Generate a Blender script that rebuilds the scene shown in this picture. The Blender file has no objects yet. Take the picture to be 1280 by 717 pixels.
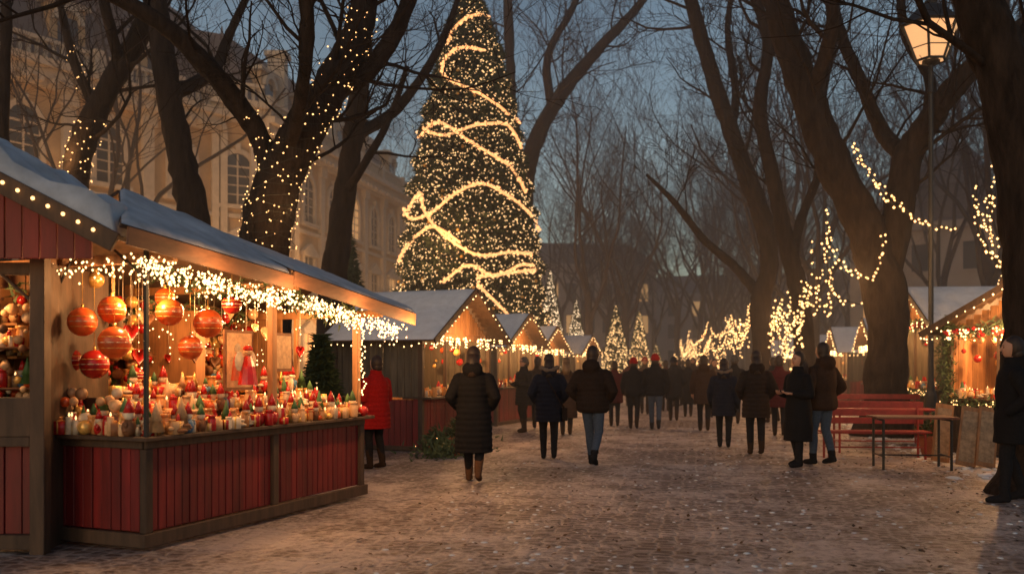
import bpy, math, random
from mathutils import Vector, Matrix, noise
V=Vector
scene=bpy.context.scene
CAMH=1.55
def S(u,v,Y):
    "pixel column u / row v placed at depth Y -> metres"
    return V(((u-640)/1150*Y, Y, CAMH+(455-v)/1150*Y))
# ------------------------------------------------------------------ materials
_mc={}
def mat(name,col,rough=.7,var=.3,scale=6,bump=.3,st=(1,1,1),metal=0,dist=.01,col2=None,spec=.5,isl=0):
    if name in _mc: return _mc[name]
    m=bpy.data.materials.new(name); m.use_nodes=True; nt=m.node_tree; b=nt.nodes['Principled BSDF']
    tc=nt.nodes.new('ShaderNodeTexCoord'); mp=nt.nodes.new('ShaderNodeMapping'); mp.inputs['Scale'].default_value=st
    nz=nt.nodes.new('ShaderNodeTexNoise'); nz.inputs['Scale'].default_value=scale; nz.inputs['Detail'].default_value=6; nz.inputs['Roughness'].default_value=.65
    rp=nt.nodes.new('ShaderNodeValToRGB'); rp.color_ramp.elements[0].position=.3; rp.color_ramp.elements[1].position=.7
    c2=col2 if col2 else [min(1,c*(1+var)) for c in col]
    rp.color_ramp.elements[0].color=(*[c*(1-var) for c in col],1); rp.color_ramp.elements[1].color=(*c2,1)
    bp=nt.nodes.new('ShaderNodeBump'); bp.inputs['Strength'].default_value=bump; bp.inputs['Distance'].default_value=dist
    L=nt.links.new
    L(tc.outputs['Object'],mp.inputs[0]); L(mp.outputs[0],nz.inputs['Vector']); L(nz.outputs[0],rp.inputs[0])
    if isl:
        ge=nt.nodes.new('ShaderNodeNewGeometry'); mr=nt.nodes.new('ShaderNodeMapRange'); mr.inputs[3].default_value=1-isl; mr.inputs[4].default_value=1+isl*.7
        hs=nt.nodes.new('ShaderNodeHueSaturation'); L(ge.outputs['Random Per Island'],mr.inputs[0]); L(mr.outputs[0],hs.inputs['Value']); L(rp.outputs[0],hs.inputs['Color']); L(hs.outputs[0],b.inputs['Base Color'])
    else: L(rp.outputs[0],b.inputs['Base Color'])
    L(nz.outputs[0],bp.inputs['Height']); L(bp.outputs[0],b.inputs['Normal'])
    b.inputs['Roughness'].default_value=rough; b.inputs['Metallic'].default_value=metal; b.inputs['Specular IOR Level'].default_value=spec
    _mc[name]=m; return m
def emi(name,col,s,sample=False):
    if name in _mc: return _mc[name]
    m=bpy.data.materials.new(name); m.use_nodes=True; b=m.node_tree.nodes['Principled BSDF']
    b.inputs['Base Color'].default_value=(*[c*.8 for c in col],1); b.inputs['Emission Color'].default_value=(*col,1); b.inputs['Emission Strength'].default_value=s
    if not sample:
        try: m.cycles.emission_sampling='NONE'
        except Exception: pass
    _mc[name]=m; return m
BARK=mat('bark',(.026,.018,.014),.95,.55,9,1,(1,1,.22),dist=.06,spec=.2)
BARKHAZE=mat('bark_hazed',(.04,.031,.032),.95,.3,3,.3,spec=.2)  # lighter, bluer than near bark: distance haze put into the colour
REDW=mat('red_planks',(.15,.008,.008),.6,.45,9,.4,(1,1,.12),isl=.3)
WOOD=mat('warm_wood',(.30,.14,.055),.6,.4,12,.4,(1,1,.12),isl=.25)
FASC=mat('fascia_wood',(.14,.062,.03),.6,.45,10,.4,(.3,.3,1))
DWOOD=mat('dark_wood',(.065,.037,.022),.7,.45,12,.4,(1,1,.15),isl=.2)
GWOOD=mat('weathered_wood',(.09,.072,.05),.8,.45,12,.4,(1,1,.12),isl=.3)
SNOW=mat('snow',(.62,.66,.72),.9,.12,5,.5,dist=.03)
ROOFM=mat('frosted_roof',(.38,.41,.46),.75,.3,3,.4,(1,1,1))
METAL=mat('black_iron',(.015,.015,.016),.5,.2,20,.1)
BULB=emi('bulb_warm',(1,.54,.20),3.4)
BULBW=emi('bulb_bright',(1,.60,.25),5)
BULBT=emi('tree_bulb',(1,.60,.26),2.2)
ROPE=emi('rope_light',(1,.46,.17),1.4)
WIRE=mat('wire',(.02,.02,.015),.6)
SKIN=mat('skin',(.40,.22,.15),.6,.1,10,.05)
W=[mat('w_red',(.40,.015,.012),.25,.3,10,.1,isl=.3),mat('w_orange',(.55,.085,.015),.3,.4,8,.15,isl=.2),mat('w_gold',(.7,.42,.12),.3,.3,12,.1,metal=.4,isl=.3),
   mat('w_white',(.62,.50,.36),.6,.25,14,.2,isl=.35),mat('w_green',(.05,.13,.04),.6,.3,14,.4,isl=.3),mat('w_blue',(.08,.2,.35),.4,.2,8,.1,isl=.3),
   mat('w_brown',(.20,.08,.03),.6,.3,14,.3,isl=.35),mat('w_amber',(.65,.30,.10),.15,.2,10,.1,isl=.35),emi('w_candle',(1,.58,.24),2.6),mat('w_cream',(.6,.36,.18),.5,.3,20,.4,isl=.35)]
# ------------------------------------------------------------------ mesh builder
def sph(seg,rn):
    vs=[(0,0,1)];fs=[]
    for i in range(1,rn):
        a=math.pi*i/rn
        for j in range(seg):
            b=2*math.pi*j/seg; vs.append((math.sin(a)*math.cos(b),math.sin(a)*math.sin(b),math.cos(a)))
    vs.append((0,0,-1)); n=len(vs)-1
    for j in range(seg):
        fs.append((0,1+j,1+(j+1)%seg)); fs.append((n,n-seg+(j+1)%seg,n-seg+j))
    for i in range(rn-2):
        for j in range(seg):
            a=1+i*seg+j;b=1+i*seg+(j+1)%seg; fs.append((a,a+seg,b+seg,b))
    return vs,fs
_sp={}
class MB:
    def __init__(s): s.v=[];s.f=[];s.m=[]
    def add(s,vs,fs,mi=0):
        o=len(s.v); s.v.extend(vs); s.f.extend([tuple([o+i for i in f]) for f in fs]); s.m.extend([mi]*len(fs))
    def box(s,x0,x1,y0,y1,z0,z1,mi=0,M=None):
        vs=[V((x,y,z)) for z in (z0,z1) for y in (y0,y1) for x in (x0,x1)]
        if M is not None: vs=[M@p for p in vs]
        s.add(vs,[(0,2,3,1),(4,5,7,6),(0,1,5,4),(2,6,7,3),(0,4,6,2),(1,3,7,5)],mi)
    def ball(s,c,r,seg=12,rn=8,mi=0,M=None,fn=None):
        k=(seg,rn)
        if k not in _sp: _sp[k]=sph(seg,rn)
        vs,fs=_sp[k]
        if not hasattr(r,'__len__'): r=(r,r,r)
        o=[]
        for a in vs:
            p=V((a[0]*r[0],a[1]*r[1],a[2]*r[2]))
            if fn: p=fn(p)
            if M is not None: p=M@p
            o.append(p+V(c))
        s.add(o,fs,mi)
    def octa(s,c,r,mi=0):
        c=V(c); s.add([c+V(d)*r for d in ((1,0,0),(-1,0,0),(0,1,0),(0,-1,0),(0,0,1),(0,0,-1))],[(0,2,4),(2,1,4),(1,3,4),(3,0,4),(2,0,5),(1,2,5),(3,1,5),(0,3,5)],mi)
    def tube(s,pts,rad,n=8,mi=0,rough=0,cap=True,flat=1):
        pts=[V(p) for p in pts]; N=len(pts); vs=[]; pn=None
        for i in range(N):
            t=(pts[min(i+1,N-1)]-pts[max(i-1,0)])
            if t.length<1e-6: t=V((0,0,1))
            t.normalize()
            if pn is None:
                ref=V((1,0,0)) if abs(t.x)<.8 else V((0,1,0)); pn=(ref-t*ref.dot(t)).normalized()
            else:
                pn=(pn-t*pn.dot(t))
                pn=pn.normalized() if pn.length>1e-5 else t.orthogonal().normalized()
            b=t.cross(pn); r=rad[i] if hasattr(rad,'__len__') else rad
            for j in range(n):
                a=2*math.pi*j/n; rr=r
                if rough:
                    q=pts[i]+pn*math.cos(a)*r+b*math.sin(a)*r
                    rr=r*(1+rough*noise.noise(V((q.x/r*1.2,q.y/r*1.2,q.z*.7))))
                vs.append(pts[i]+pn*math.cos(a)*rr+b*math.sin(a)*rr*flat)
        fs=[]
        for i in range(N-1):
            for j in range(n):
                a=i*n+j;c=i*n+(j+1)%n; fs.append((a,c,c+n,a+n))
        if cap: fs.append(tuple(range(n-1,-1,-1))); fs.append(tuple(range((N-1)*n,N*n)))
        s.add(vs,fs,mi)
    def lathe(s,prof,c=(0,0,0),n=12,mi=0,squash=(1,1)):
        vs=[V((c[0]+r*math.cos(2*math.pi*j/n)*squash[0],c[1]+r*math.sin(2*math.pi*j/n)*squash[1],c[2]+z)) for r,z in prof for j in range(n)]
        fs=[(i*n+j,i*n+(j+1)%n,(i+1)*n+(j+1)%n,(i+1)*n+j) for i in range(len(prof)-1) for j in range(n)]
        fs.append(tuple(range(n-1,-1,-1))); fs.append(tuple(range((len(prof)-1)*n,len(prof)*n)))
        s.add(vs,fs,mi)
    def slab(s,p,t,mi=0):
        p=[V(q) for q in p]; nn=(p[1]-p[0]).cross(p[2]-p[0]).normalized()
        if nn.z<0: nn=-nn
        s.add(p+[q+nn*t for q in p],[(3,2,1,0),(4,5,6,7),(0,1,5,4),(1,2,6,5),(2,3,7,6),(3,0,4,7)],mi)
    def snow(s,p,t,nu=26,nv=12,mi=0,off=.0):
        p=[V(q) for q in p]; nn=(p[1]-p[0]).cross(p[2]-p[0]).normalized()
        if nn.z<0: nn=-nn
        vs=[];fs=[]
        for i in range(nu+1):
            for j in range(nv+1):
                a=i/nu;b=j/nv
                q=(p[0]*(1-a)+p[1]*a)*(1-b)+(p[3]*(1-a)+p[2]*a)*b
                e=min(1,min(i,nu-i)*.9)**.5*min(1,min(j,nv-j)*.9)**.5
                h=t*e*(.85+.5*noise.noise(q*2.1)+.25*noise.noise(q*7))
                vs.append(q+nn*(off+max(h,0)))
        for i in range(nu):
            for j in range(nv):
                a=i*(nv+1)+j; fs.append((a,a+nv+1,a+nv+2,a+1))
        s.add(vs,fs,mi)
    def leafline(s,pts,rng,r=.09,n=40,L_=.09,mi=0):
        for a,b in zip(pts,pts[1:]):
            for k in range(n):
                c=a.lerp(b,rng.random())+V((rng.gauss(0,r*.4),rng.gauss(0,r*.4),rng.gauss(0,r*.4))); d=V((rng.gauss(0,1),rng.gauss(0,1),rng.gauss(0,1))).normalized()*L_; q=d.cross(V((rng.gauss(0,1),1,rng.gauss(0,1)))).normalized()*L_*.15; s.add([c-q,c+q,c+d],[(0,1,2)],mi)
    def obj(s,name,mats,parent=None,loc=None,smooth=False,bevel=0):
        me=bpy.data.meshes.new(name); vs=s.v
        if loc is not None: l=V(loc); vs=[V(q)-l for q in vs]
        me.from_pydata([tuple(q) for q in vs],[],s.f)
        for m in (mats if isinstance(mats,(list,tuple)) else [mats]): me.materials.append(m)
        me.polygons.foreach_set('material_index',s.m); me.polygons.foreach_set('use_smooth',[smooth]*len(s.f)); me.update()
        o=bpy.data.objects.new(name,me); scene.collection.objects.link(o)
        if loc is not None: o.location=loc
        if parent: o.parent=parent
        if bevel:
            b=o.modifiers.new('b','BEVEL'); b.width=bevel; b.segments=1; b.limit_method='ANGLE'
        return o
def empty(name,loc=(0,0,0),rz=0,sc=1):
    e=bpy.data.objects.new(name,None); e.empty_display_size=.2; e.location=loc; e.rotation_euler[2]=rz; e.scale=(sc,)*3; scene.collection.objects.link(e); return e
def lamp(loc,w,col=(1,.50,.185),r=.05,parent=None,name='bulb_light'):
    l=bpy.data.lights.new(name,'POINT'); l.energy=w; l.color=col; l.shadow_soft_size=r
    o=bpy.data.objects.new(name,l); o.location=loc; scene.collection.objects.link(o)
    if parent: o.parent=parent
    return o
def crom(P,k=5):
    out=[];n=len(P)
    for i in range(n-1):
        p0,p1,p2,p3=P[max(i-1,0)],P[i],P[i+1],P[min(i+2,n-1)]
        for j in range(k):
            t=j/k; out.append(tuple(.5*((2*b)+(-a+c)*t+(2*a-5*b+4*c-d)*t*t+(-a+3*b-3*c+d)*t**3) for a,b,c,d in zip(p0,p1,p2,p3)))
    out.append(tuple(P[-1])); return out
# ------------------------------------------------------------------ world, camera
w=bpy.data.worlds.new("World"); scene.world=w; w.use_nodes=True; nt=w.node_tree; bg=nt.nodes['Background']
sky=nt.nodes.new('ShaderNodeTexSky'); sky.sky_type='NISHITA'; sky.sun_disc=False; sky.sun_elevation=math.radians(8); sky.sun_rotation=math.radians(200); sky.ozone_density=2
tc=nt.nodes.new('ShaderNodeTexCoord'); mp=nt.nodes.new('ShaderNodeMapping'); mp.inputs['Scale'].default_value=(1,1,3)
nz=nt.nodes.new('ShaderNodeTexNoise'); nz.inputs['Scale'].default_value=2.6; nz.inputs['Detail'].default_value=6
rp=nt.nodes.new('ShaderNodeValToRGB'); rp.color_ramp.elements[0].position=.38; rp.color_ramp.elements[0].color=(.68,.62,.58,1); rp.color_ramp.elements[1].position=.68; rp.color_ramp.elements[1].color=(1.18,1.0,.88,1)
mx=nt.nodes.new('ShaderNodeMix'); mx.data_type='RGBA'; mx.blend_type='MULTIPLY'; mx.inputs[0].default_value=1
L=nt.links.new
L(tc.outputs['Generated'],mp.inputs[0]); L(mp.outputs[0],nz.inputs['Vector']); L(nz.outputs[0],rp.inputs[0]); L(sky.outputs[0],mx.inputs[6]); L(rp.outputs[0],mx.inputs[7]); L(mx.outputs[2],bg.inputs[0])
bg.inputs[1].default_value=.15
sl=bpy.data.lights.new('sun','SUN'); sl.energy=.05; sl.angle=math.radians(25); sl.color=(1,.85,.75); so=bpy.data.objects.new('sun',sl); so.rotation_euler=(math.radians(80),0,math.radians(-20)); scene.collection.objects.link(so)
cd=bpy.data.cameras.new('camera'); cam=bpy.data.objects.new('camera',cd); scene.collection.objects.link(cam); scene.camera=cam
cam.location=(0,0,CAMH); cam.rotation_euler=(math.radians(90),0,0); cd.sensor_width=36; cd.lens=36*1150/1280; cd.shift_y=96.5/1280; cd.clip_end=1500; cd.clip_start=.05
cd.dof.use_dof=True; cd.dof.focus_distance=11.0; cd.dof.aperture_fstop=1.3
scene.view_settings.view_transform='Standard'; scene.view_settings.look='None'; scene.view_settings.exposure=0
# winter haze: a real homogeneous mist volume over the park
hm=bpy.data.materials.new('mist'); hm.use_nodes=True; nt=hm.node_tree; nt.nodes.remove(nt.nodes['Principled BSDF'])
vsn=nt.nodes.new('ShaderNodeVolumeScatter'); vsn.inputs['Density'].default_value=.0055; vsn.inputs['Color'].default_value=(.88,.91,1,1); vsn.inputs['Anisotropy'].default_value=.3
nt.links.new(vsn.outputs[0],nt.nodes['Material Output'].inputs['Volume'])
m_=MB(); m_.box(-60,90,13,150,-.5,24); m_.obj('winter_mist',hm)
# ------------------------------------------------------------------ ground
def groundmat(name,path):
    m=bpy.data.materials.new(name); m.use_nodes=True; nt=m.node_tree; b=nt.nodes['Principled BSDF']; L=nt.links.new; N=nt.nodes.new
    tc=N('ShaderNodeTexCoord'); mp=N('ShaderNodeMapping'); mp.inputs['Rotation'].default_value=(0,0,.2)
    L(tc.outputs['Object'],mp.inputs[0])
    n1=N('ShaderNodeTexNoise'); n1.inputs['Scale'].default_value=1.1; n1.inputs['Detail'].default_value=13; n1.inputs['Roughness'].default_value=.8
    n2=N('ShaderNodeTexNoise'); n2.inputs['Scale'].default_value=11; n2.inputs['Detail'].default_value=8; n2.inputs['Roughness'].default_value=.75
    n3=N('ShaderNodeTexNoise'); n3.inputs['Scale'].default_value=.35; n3.inputs['Detail'].default_value=3
    for n in (n1,n2,n3): L(mp.outputs[0],n.inputs['Vector'])
    m2=N('ShaderNodeMapping'); m2.inputs['Scale'].default_value=(6.2,9,6); L(mp.outputs[0],m2.inputs[0])
    ve=N('ShaderNodeTexVoronoi'); ve.feature='DISTANCE_TO_EDGE'; ve.inputs['Scale'].default_value=1; ve.inputs['Randomness'].default_value=.55
    vc=N('ShaderNodeTexVoronoi'); vc.inputs['Scale'].default_value=1; vc.inputs['Randomness'].default_value=.55
    L(m2.outputs[0],ve.inputs['Vector']); L(m2.outputs[0],vc.inputs['Vector'])
    er=N('ShaderNodeValToRGB'); er.color_ramp.elements[0].position=.02; er.color_ramp.elements[1].position=.18; L(ve.outputs['Distance'],er.inputs[0])
    cr=N('ShaderNodeValToRGB'); cr.color_ramp.elements[0].color=(.075,.048,.040,1); cr.color_ramp.elements[1].color=(.20,.14,.12,1); L(vc.outputs['Color'],cr.inputs[0])
    st=N('ShaderNodeMixRGB'); L(er.outputs[0],st.inputs[0]); st.inputs[1].default_value=(.36,.30,.28,1); L(cr.outputs[0],st.inputs[2])
    a1=N('ShaderNodeMath'); a1.operation='MULTIPLY_ADD'; a1.inputs[1].default_value=.6; L(n2.outputs[0],a1.inputs[0]); L(n1.outputs[0],a1.inputs[2])
    a2=N('ShaderNodeMath'); a2.operation='MULTIPLY_ADD'; a2.inputs[1].default_value=.45; L(n3.outputs[0],a2.inputs[0]); L(a1.outputs[0],a2.inputs[2])
    rp=N('ShaderNodeValToRGB'); rp.color_ramp.elements[0].position=(.985 if path else .9)/2; rp.color_ramp.elements[1].position=(1.12 if path else 1.05)/2
    hf=N('ShaderNodeMath'); hf.operation='MULTIPLY'; hf.inputs[1].default_value=.5; L(a2.outputs[0],hf.inputs[0]); L(hf.outputs[0],rp.inputs[0])
    ms=N('ShaderNodeMixRGB'); L(rp.outputs[0],ms.inputs[0])
    if path: L(st.outputs[0],ms.inputs[1])
    else: ms.inputs[1].default_value=(.07,.05,.04,1)
    ms.inputs[2].default_value=(.58,.49,.46,1) if path else (.54,.51,.51,1)
    L(ms.outputs[0],b.inputs['Base Color'])
    h=N('ShaderNodeMath'); h.operation='MULTIPLY_ADD'; h.inputs[1].default_value=.4 if path else 0; L(er.outputs[0],h.inputs[0]); L(a1.outputs[0],h.inputs[2])
    bp=N('ShaderNodeBump'); bp.inputs['Strength'].default_value=1; bp.inputs['Distance'].default_value=.06; L(h.outputs[0],bp.inputs['Height']); L(bp.outputs[0],b.inputs['Normal'])
    b.inputs['Roughness'].default_value=.5; return m
g=MB(); g.add([V((-300,-100,0)),V((300,-100,0)),V((300,500,0)),V((-300,500,0))],[(0,1,2,3)]); g.obj('ground',groundmat('soil_snow',False))
g=MB(); g.add([V((-9,-8,.004)),V((4.9,-8,.004)),V((5.6,9,.004)),V((8.2,22,.004)),V((27,120,.004)),V((16,120,.004)),V((-5,22,.004)),V((-9,9,.004))],[tuple(range(8))]); g.obj('paved_path',groundmat('pavers',True))
rng=random.Random(5)
lf=MB()
for i in range(3800):
    y=5+rng.random()**1.6*22; x=rng.uniform(-2.6+.15*y,5.5+.15*y) if rng.random()<.6 else rng.gauss(5.2+.14*y,.9)
    s=rng.uniform(.012,.035); a=rng.random()*6.3; t=rng.uniform(-.4,.4)
    d=V((math.cos(a),math.sin(a),t))*s; e=V((-math.sin(a),math.cos(a),rng.uniform(-.4,.4)))*s*.6; c=V((x,y,.02))
    lf.add([c-d,c+e,c+d,c-e],[(0,1,2,3)],rng.choice([0,0,1]))
lf.obj('fallen_leaves',[mat('leaf_dry',(.10,.05,.02),.8),mat('leaf_dark',(.04,.025,.015),.8)])
sc=MB()
for i in range(1900):
    y=6+rng.random()**1.4*20; x=rng.gauss(5.6+.14*y,.8) if rng.random()<.5 else rng.uniform(-2.2+.14*y,5.5+.14*y)
    r=rng.uniform(.010,.045)*(1.3 if x>4.5+.14*y else .55); sc.ball((x,y,.004),(r*1.5,r,r*.45),7,5,0,Matrix.Rotation(rng.random()*6,3,'Z'))
for i in range(260):
    y=rng.uniform(7.5,13); x=rng.gauss(5.9+.1*y,.45); r=rng.uniform(.04,.13); sc.ball((x,y,.0),(r*1.4,r,r*.4),9,6,0,Matrix.Rotation(rng.random()*6,3,'Z'))
sc.obj('snow_clumps',SNOW,smooth=True)
# ------------------------------------------------------------------ trees
def grow(mb,p,d,L,r,depth,rng,kids=5,minr=.006,up=.12,wob=.24):
    n=4+depth; st=L/n; pts=[p];rs=[r]; p=V(p); d=V(d).normalized()
    for i in range(n):
        d=(d+V((rng.gauss(0,wob),rng.gauss(0,wob),rng.gauss(0,wob)+up))).normalized(); p=p+d*st; pts.append(p); rs.append(max(minr,r*(1-.72*(i+1)/n)))
    mb.tube(pts,rs,8 if r>.1 else 5 if r>.035 else 3,cap=False)
    if depth>0:
        for k in range(kids):
            t=rng.uniform(.2,1)*n; i=min(int(t),n-1); q=pts[i].lerp(pts[i+1],t-i); tan=(pts[i+1]-pts[i]).normalized()
            a=V((rng.gauss(0,1),rng.gauss(0,1),rng.gauss(0,1))); a=(a-tan*a.dot(tan)).normalized()
            grow(mb,q,tan*.75+a*.75+V((0,0,.15)),L*rng.uniform(.4,.68),max(minr,rs[i]*rng.uniform(.45,.7)),depth-1,rng,kids,minr,up,wob)
def hero(name,Y,paths,seed,zb=3.6,dens=1.0,depth=2,minr=.006):
    rng=random.Random(seed); mb=MB(); info=[]
    for ip,P in enumerate(paths):
        C=[]
        for q in P:
            u,v,r=q[:3]; dy=q[3] if len(q)>3 else 0
            c=S(u,v,Y+dy); c.x=(u-640)/1150*Y+dy*.1; c.z=CAMH+(455-v)/1150*Y
            if c.z<.1: c.z=-.05
            C.append((c.x,c.y,c.z,r*Y/1150))
        D=crom(C,8); pts=[V(q[:3]) for q in D]; rs=[max(.012,q[3]) for q in D]
        if pts[0].z<.1:
            for i in range(len(pts)):
                if pts[i].z<.7: rs[i]*=1+.5*(1-max(0,pts[i].z)/.7)**2
        mb.tube(pts,rs,20 if rs[0]>.12 else 10,rough=.22,cap=True)
        info.append((pts,rs)); acc=0
        for i in range(1,len(pts)):
            acc+=(pts[i]-pts[i-1]).length*dens
            while acc>.5:
                acc-=.5
                if pts[i].z<zb: continue
                tan=(pts[i]-pts[i-1]).normalized(); a=V((rng.gauss(0,1),rng.gauss(0,1),rng.gauss(0,1))); a=(a-tan*a.dot(tan)).normalized()
                Lb=rng.uniform(1.2,3.4)*min(1.3,.45+rs[i]*4); grow(mb,pts[i],tan*.5+a*.85+V((0,0,.25)),Lb,min(rs[i]*.45,.06)*rng.uniform(.5,1),depth,rng,5,minr,.06,.2)
    base=(info[0][0][0].x,info[0][0][0].y,0)
    mb.obj(name,BARK,loc=base,smooth=True); return info
T1=hero('bare_tree',16,[[(332,580,34),(330,400,32),(333,300,31),(345,240,29),(378,165,26),(408,90,23,.5),(432,0,18,1),(450,-120,12,1),(470,-260,6,1)],
  [(345,235,16),(335,200,14),(318,160,13),(280,100,12,-.6),(235,55,10,-1),(160,20,8,-1.4),(60,2,5,-2),(-60,-30,2,-2)],
  [(405,100,15,.5),(445,70,12,.8),(480,10,11,1),(505,-60,9,1),(520,-170,4,1)],[(360,200,9),(400,140,8,-1),(420,60,7,-1.5),(415,-40,5,-2),(430,-130,2,-2)]],1,4.6)
T2=hero('bare_tree',20,[[(88,550,17),(92,400,17),(92,260,17),(100,190,16),(125,130,14),(160,70,13),(200,-10,11),(235,-100,8),(260,-220,3)],
  [(105,170,9),(85,120,7,1),(60,60,6,1),(40,-20,4,1),(20,-90,2,1)],[(150,85,7),(160,20,6,-1),(140,-60,4,-1)]],2,6,.8)
T3=hero('bare_tree',19,[[(262,550,21),(256,400,20),(243,275,19),(225,190,17),(210,110,15),(200,30,13),(190,-60,9),(195,-190,4)],
  [(212,120,9),(240,70,8,1),(250,10,6,1.5),(270,-70,4,2)]],3,6,.7)
T4=hero('bare_tree',22,[[(408,520,16),(412,400,16),(420,330,16),(430,250,14),(440,180,13),(448,120,12),(455,60,10),(450,-30,7),(455,-140,3)],
  [(442,170,8),(475,130,7,1),(510,90,6,1),(545,30,5,1),(570,-40,3,1)],[(432,240,6),(470,215,5,-1),(500,160,4,-1),(520,100,3,-1)]],4,6,.7)
hero('bare_tree',18,[[(4,560,9),(6,300,8),(4,150,7),(8,0,6),(2,-160,3)]],5,7,.6)
hero('bare_tree',40,[[(648,480,13),(650,340,12),(655,250,11),(668,180,10),(700,120,9),(745,65,7),(800,5,5),(840,-60,2)],
  [(652,260,8),(640,190,7,1),(636,100,6,1),(632,0,6,1),(630,-100,3,1)],[(690,135,6),(685,70,5),(720,0,4),(740,-80,2)]],6,9,.8,minr=.01)
R1=hero('bare_tree',20,[[(1106,548,29),(1107,490,27),(1108,430,25),(1106,370,26),(1095,320,25),(1070,260,22),(1040,200,21),(1005,110,19),(975,20,17),(955,-80,12),(945,-230,5)],
  [(1104,350,19),(1118,290,19),(1128,235,18),(1138,190,17),(1165,140,14,-.5),(1205,90,12,-1),(1265,45,9,-1.2),(1340,-10,5,-1.4)],
  [(1136,200,11),(1120,150,10,1),(1095,80,8,1.2),(1070,0,7,1.5),(1050,-120,3,1.5)],[(1160,148,8),(1172,90,7,.5),(1150,20,6,1),(1140,-80,3,1)],
  [(1010,130,9),(1025,60,8,-1),(1020,-20,6,-1.4),(1040,-120,3,-2)]],7,5.2,.8)
R2=hero('bare_tree',29,[[(952,518,13),(952,440,12),(950,380,12),(962,330,11),(955,280,12),(930,210,11),(905,140,10),(880,60,9),(860,-20,8),(845,-150,3)],
  [(950,370,7),(925,330,6,1),(885,290,5,1.5),(850,245,4,1.5),(810,210,2,1)],[(915,165,6),(925,100,5,1),(915,20,4,1),(930,-80,2,1)]],8,6,.8,minr=.008)
R3=hero('bare_tree',25,[[(1008,526,13),(1006,440,12),(1000,370,12),(982,300,10),(968,230,9),(950,140,8),(960,50,7),(930,-40,5),(920,-140,2)],
  [(990,330,7),(1010,270,6,1),(1035,200,5,1),(1040,110,4,1),(1060,20,3,1)]],9,6,.8,minr=.007)
R4=hero('bare_tree',11,[[(1300,617,44),(1296,450,40),(1290,300,36),(1280,200,34),(1258,110,32),(1232,30,30),(1210,-50,26),(1180,-200,16),(1160,-400,8)],
  [(1262,120,14),(1290,60,12,.5),(1340,-20,8,1)]],10,4.6,.7)
tpl=[]
for k in range(4):
    rr=random.Random(40+k); mb=MB()
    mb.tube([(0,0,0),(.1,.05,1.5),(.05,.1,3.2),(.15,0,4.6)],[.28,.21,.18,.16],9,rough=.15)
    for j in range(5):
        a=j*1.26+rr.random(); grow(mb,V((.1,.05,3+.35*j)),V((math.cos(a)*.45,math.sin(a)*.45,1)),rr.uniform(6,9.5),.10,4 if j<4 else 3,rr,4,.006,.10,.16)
    me=mb.obj('t',BARKHAZE,smooth=True); tpl.append(me.data); bpy.data.objects.remove(me)
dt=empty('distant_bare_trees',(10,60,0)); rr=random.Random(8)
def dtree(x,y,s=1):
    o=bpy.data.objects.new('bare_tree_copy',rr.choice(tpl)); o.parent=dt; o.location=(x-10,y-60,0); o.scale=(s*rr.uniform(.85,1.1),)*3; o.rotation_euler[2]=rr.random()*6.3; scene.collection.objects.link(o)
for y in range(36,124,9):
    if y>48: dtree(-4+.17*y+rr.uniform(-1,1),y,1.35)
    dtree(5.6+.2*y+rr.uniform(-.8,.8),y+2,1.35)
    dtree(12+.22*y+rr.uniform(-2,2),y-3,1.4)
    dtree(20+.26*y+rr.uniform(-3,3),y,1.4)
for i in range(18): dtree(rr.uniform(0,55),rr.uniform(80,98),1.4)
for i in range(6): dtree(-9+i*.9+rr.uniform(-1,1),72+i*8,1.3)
for x,y in ((-20,27),(-13,30),(15,26),(19,33)): dtree(x,y,1.1)
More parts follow.
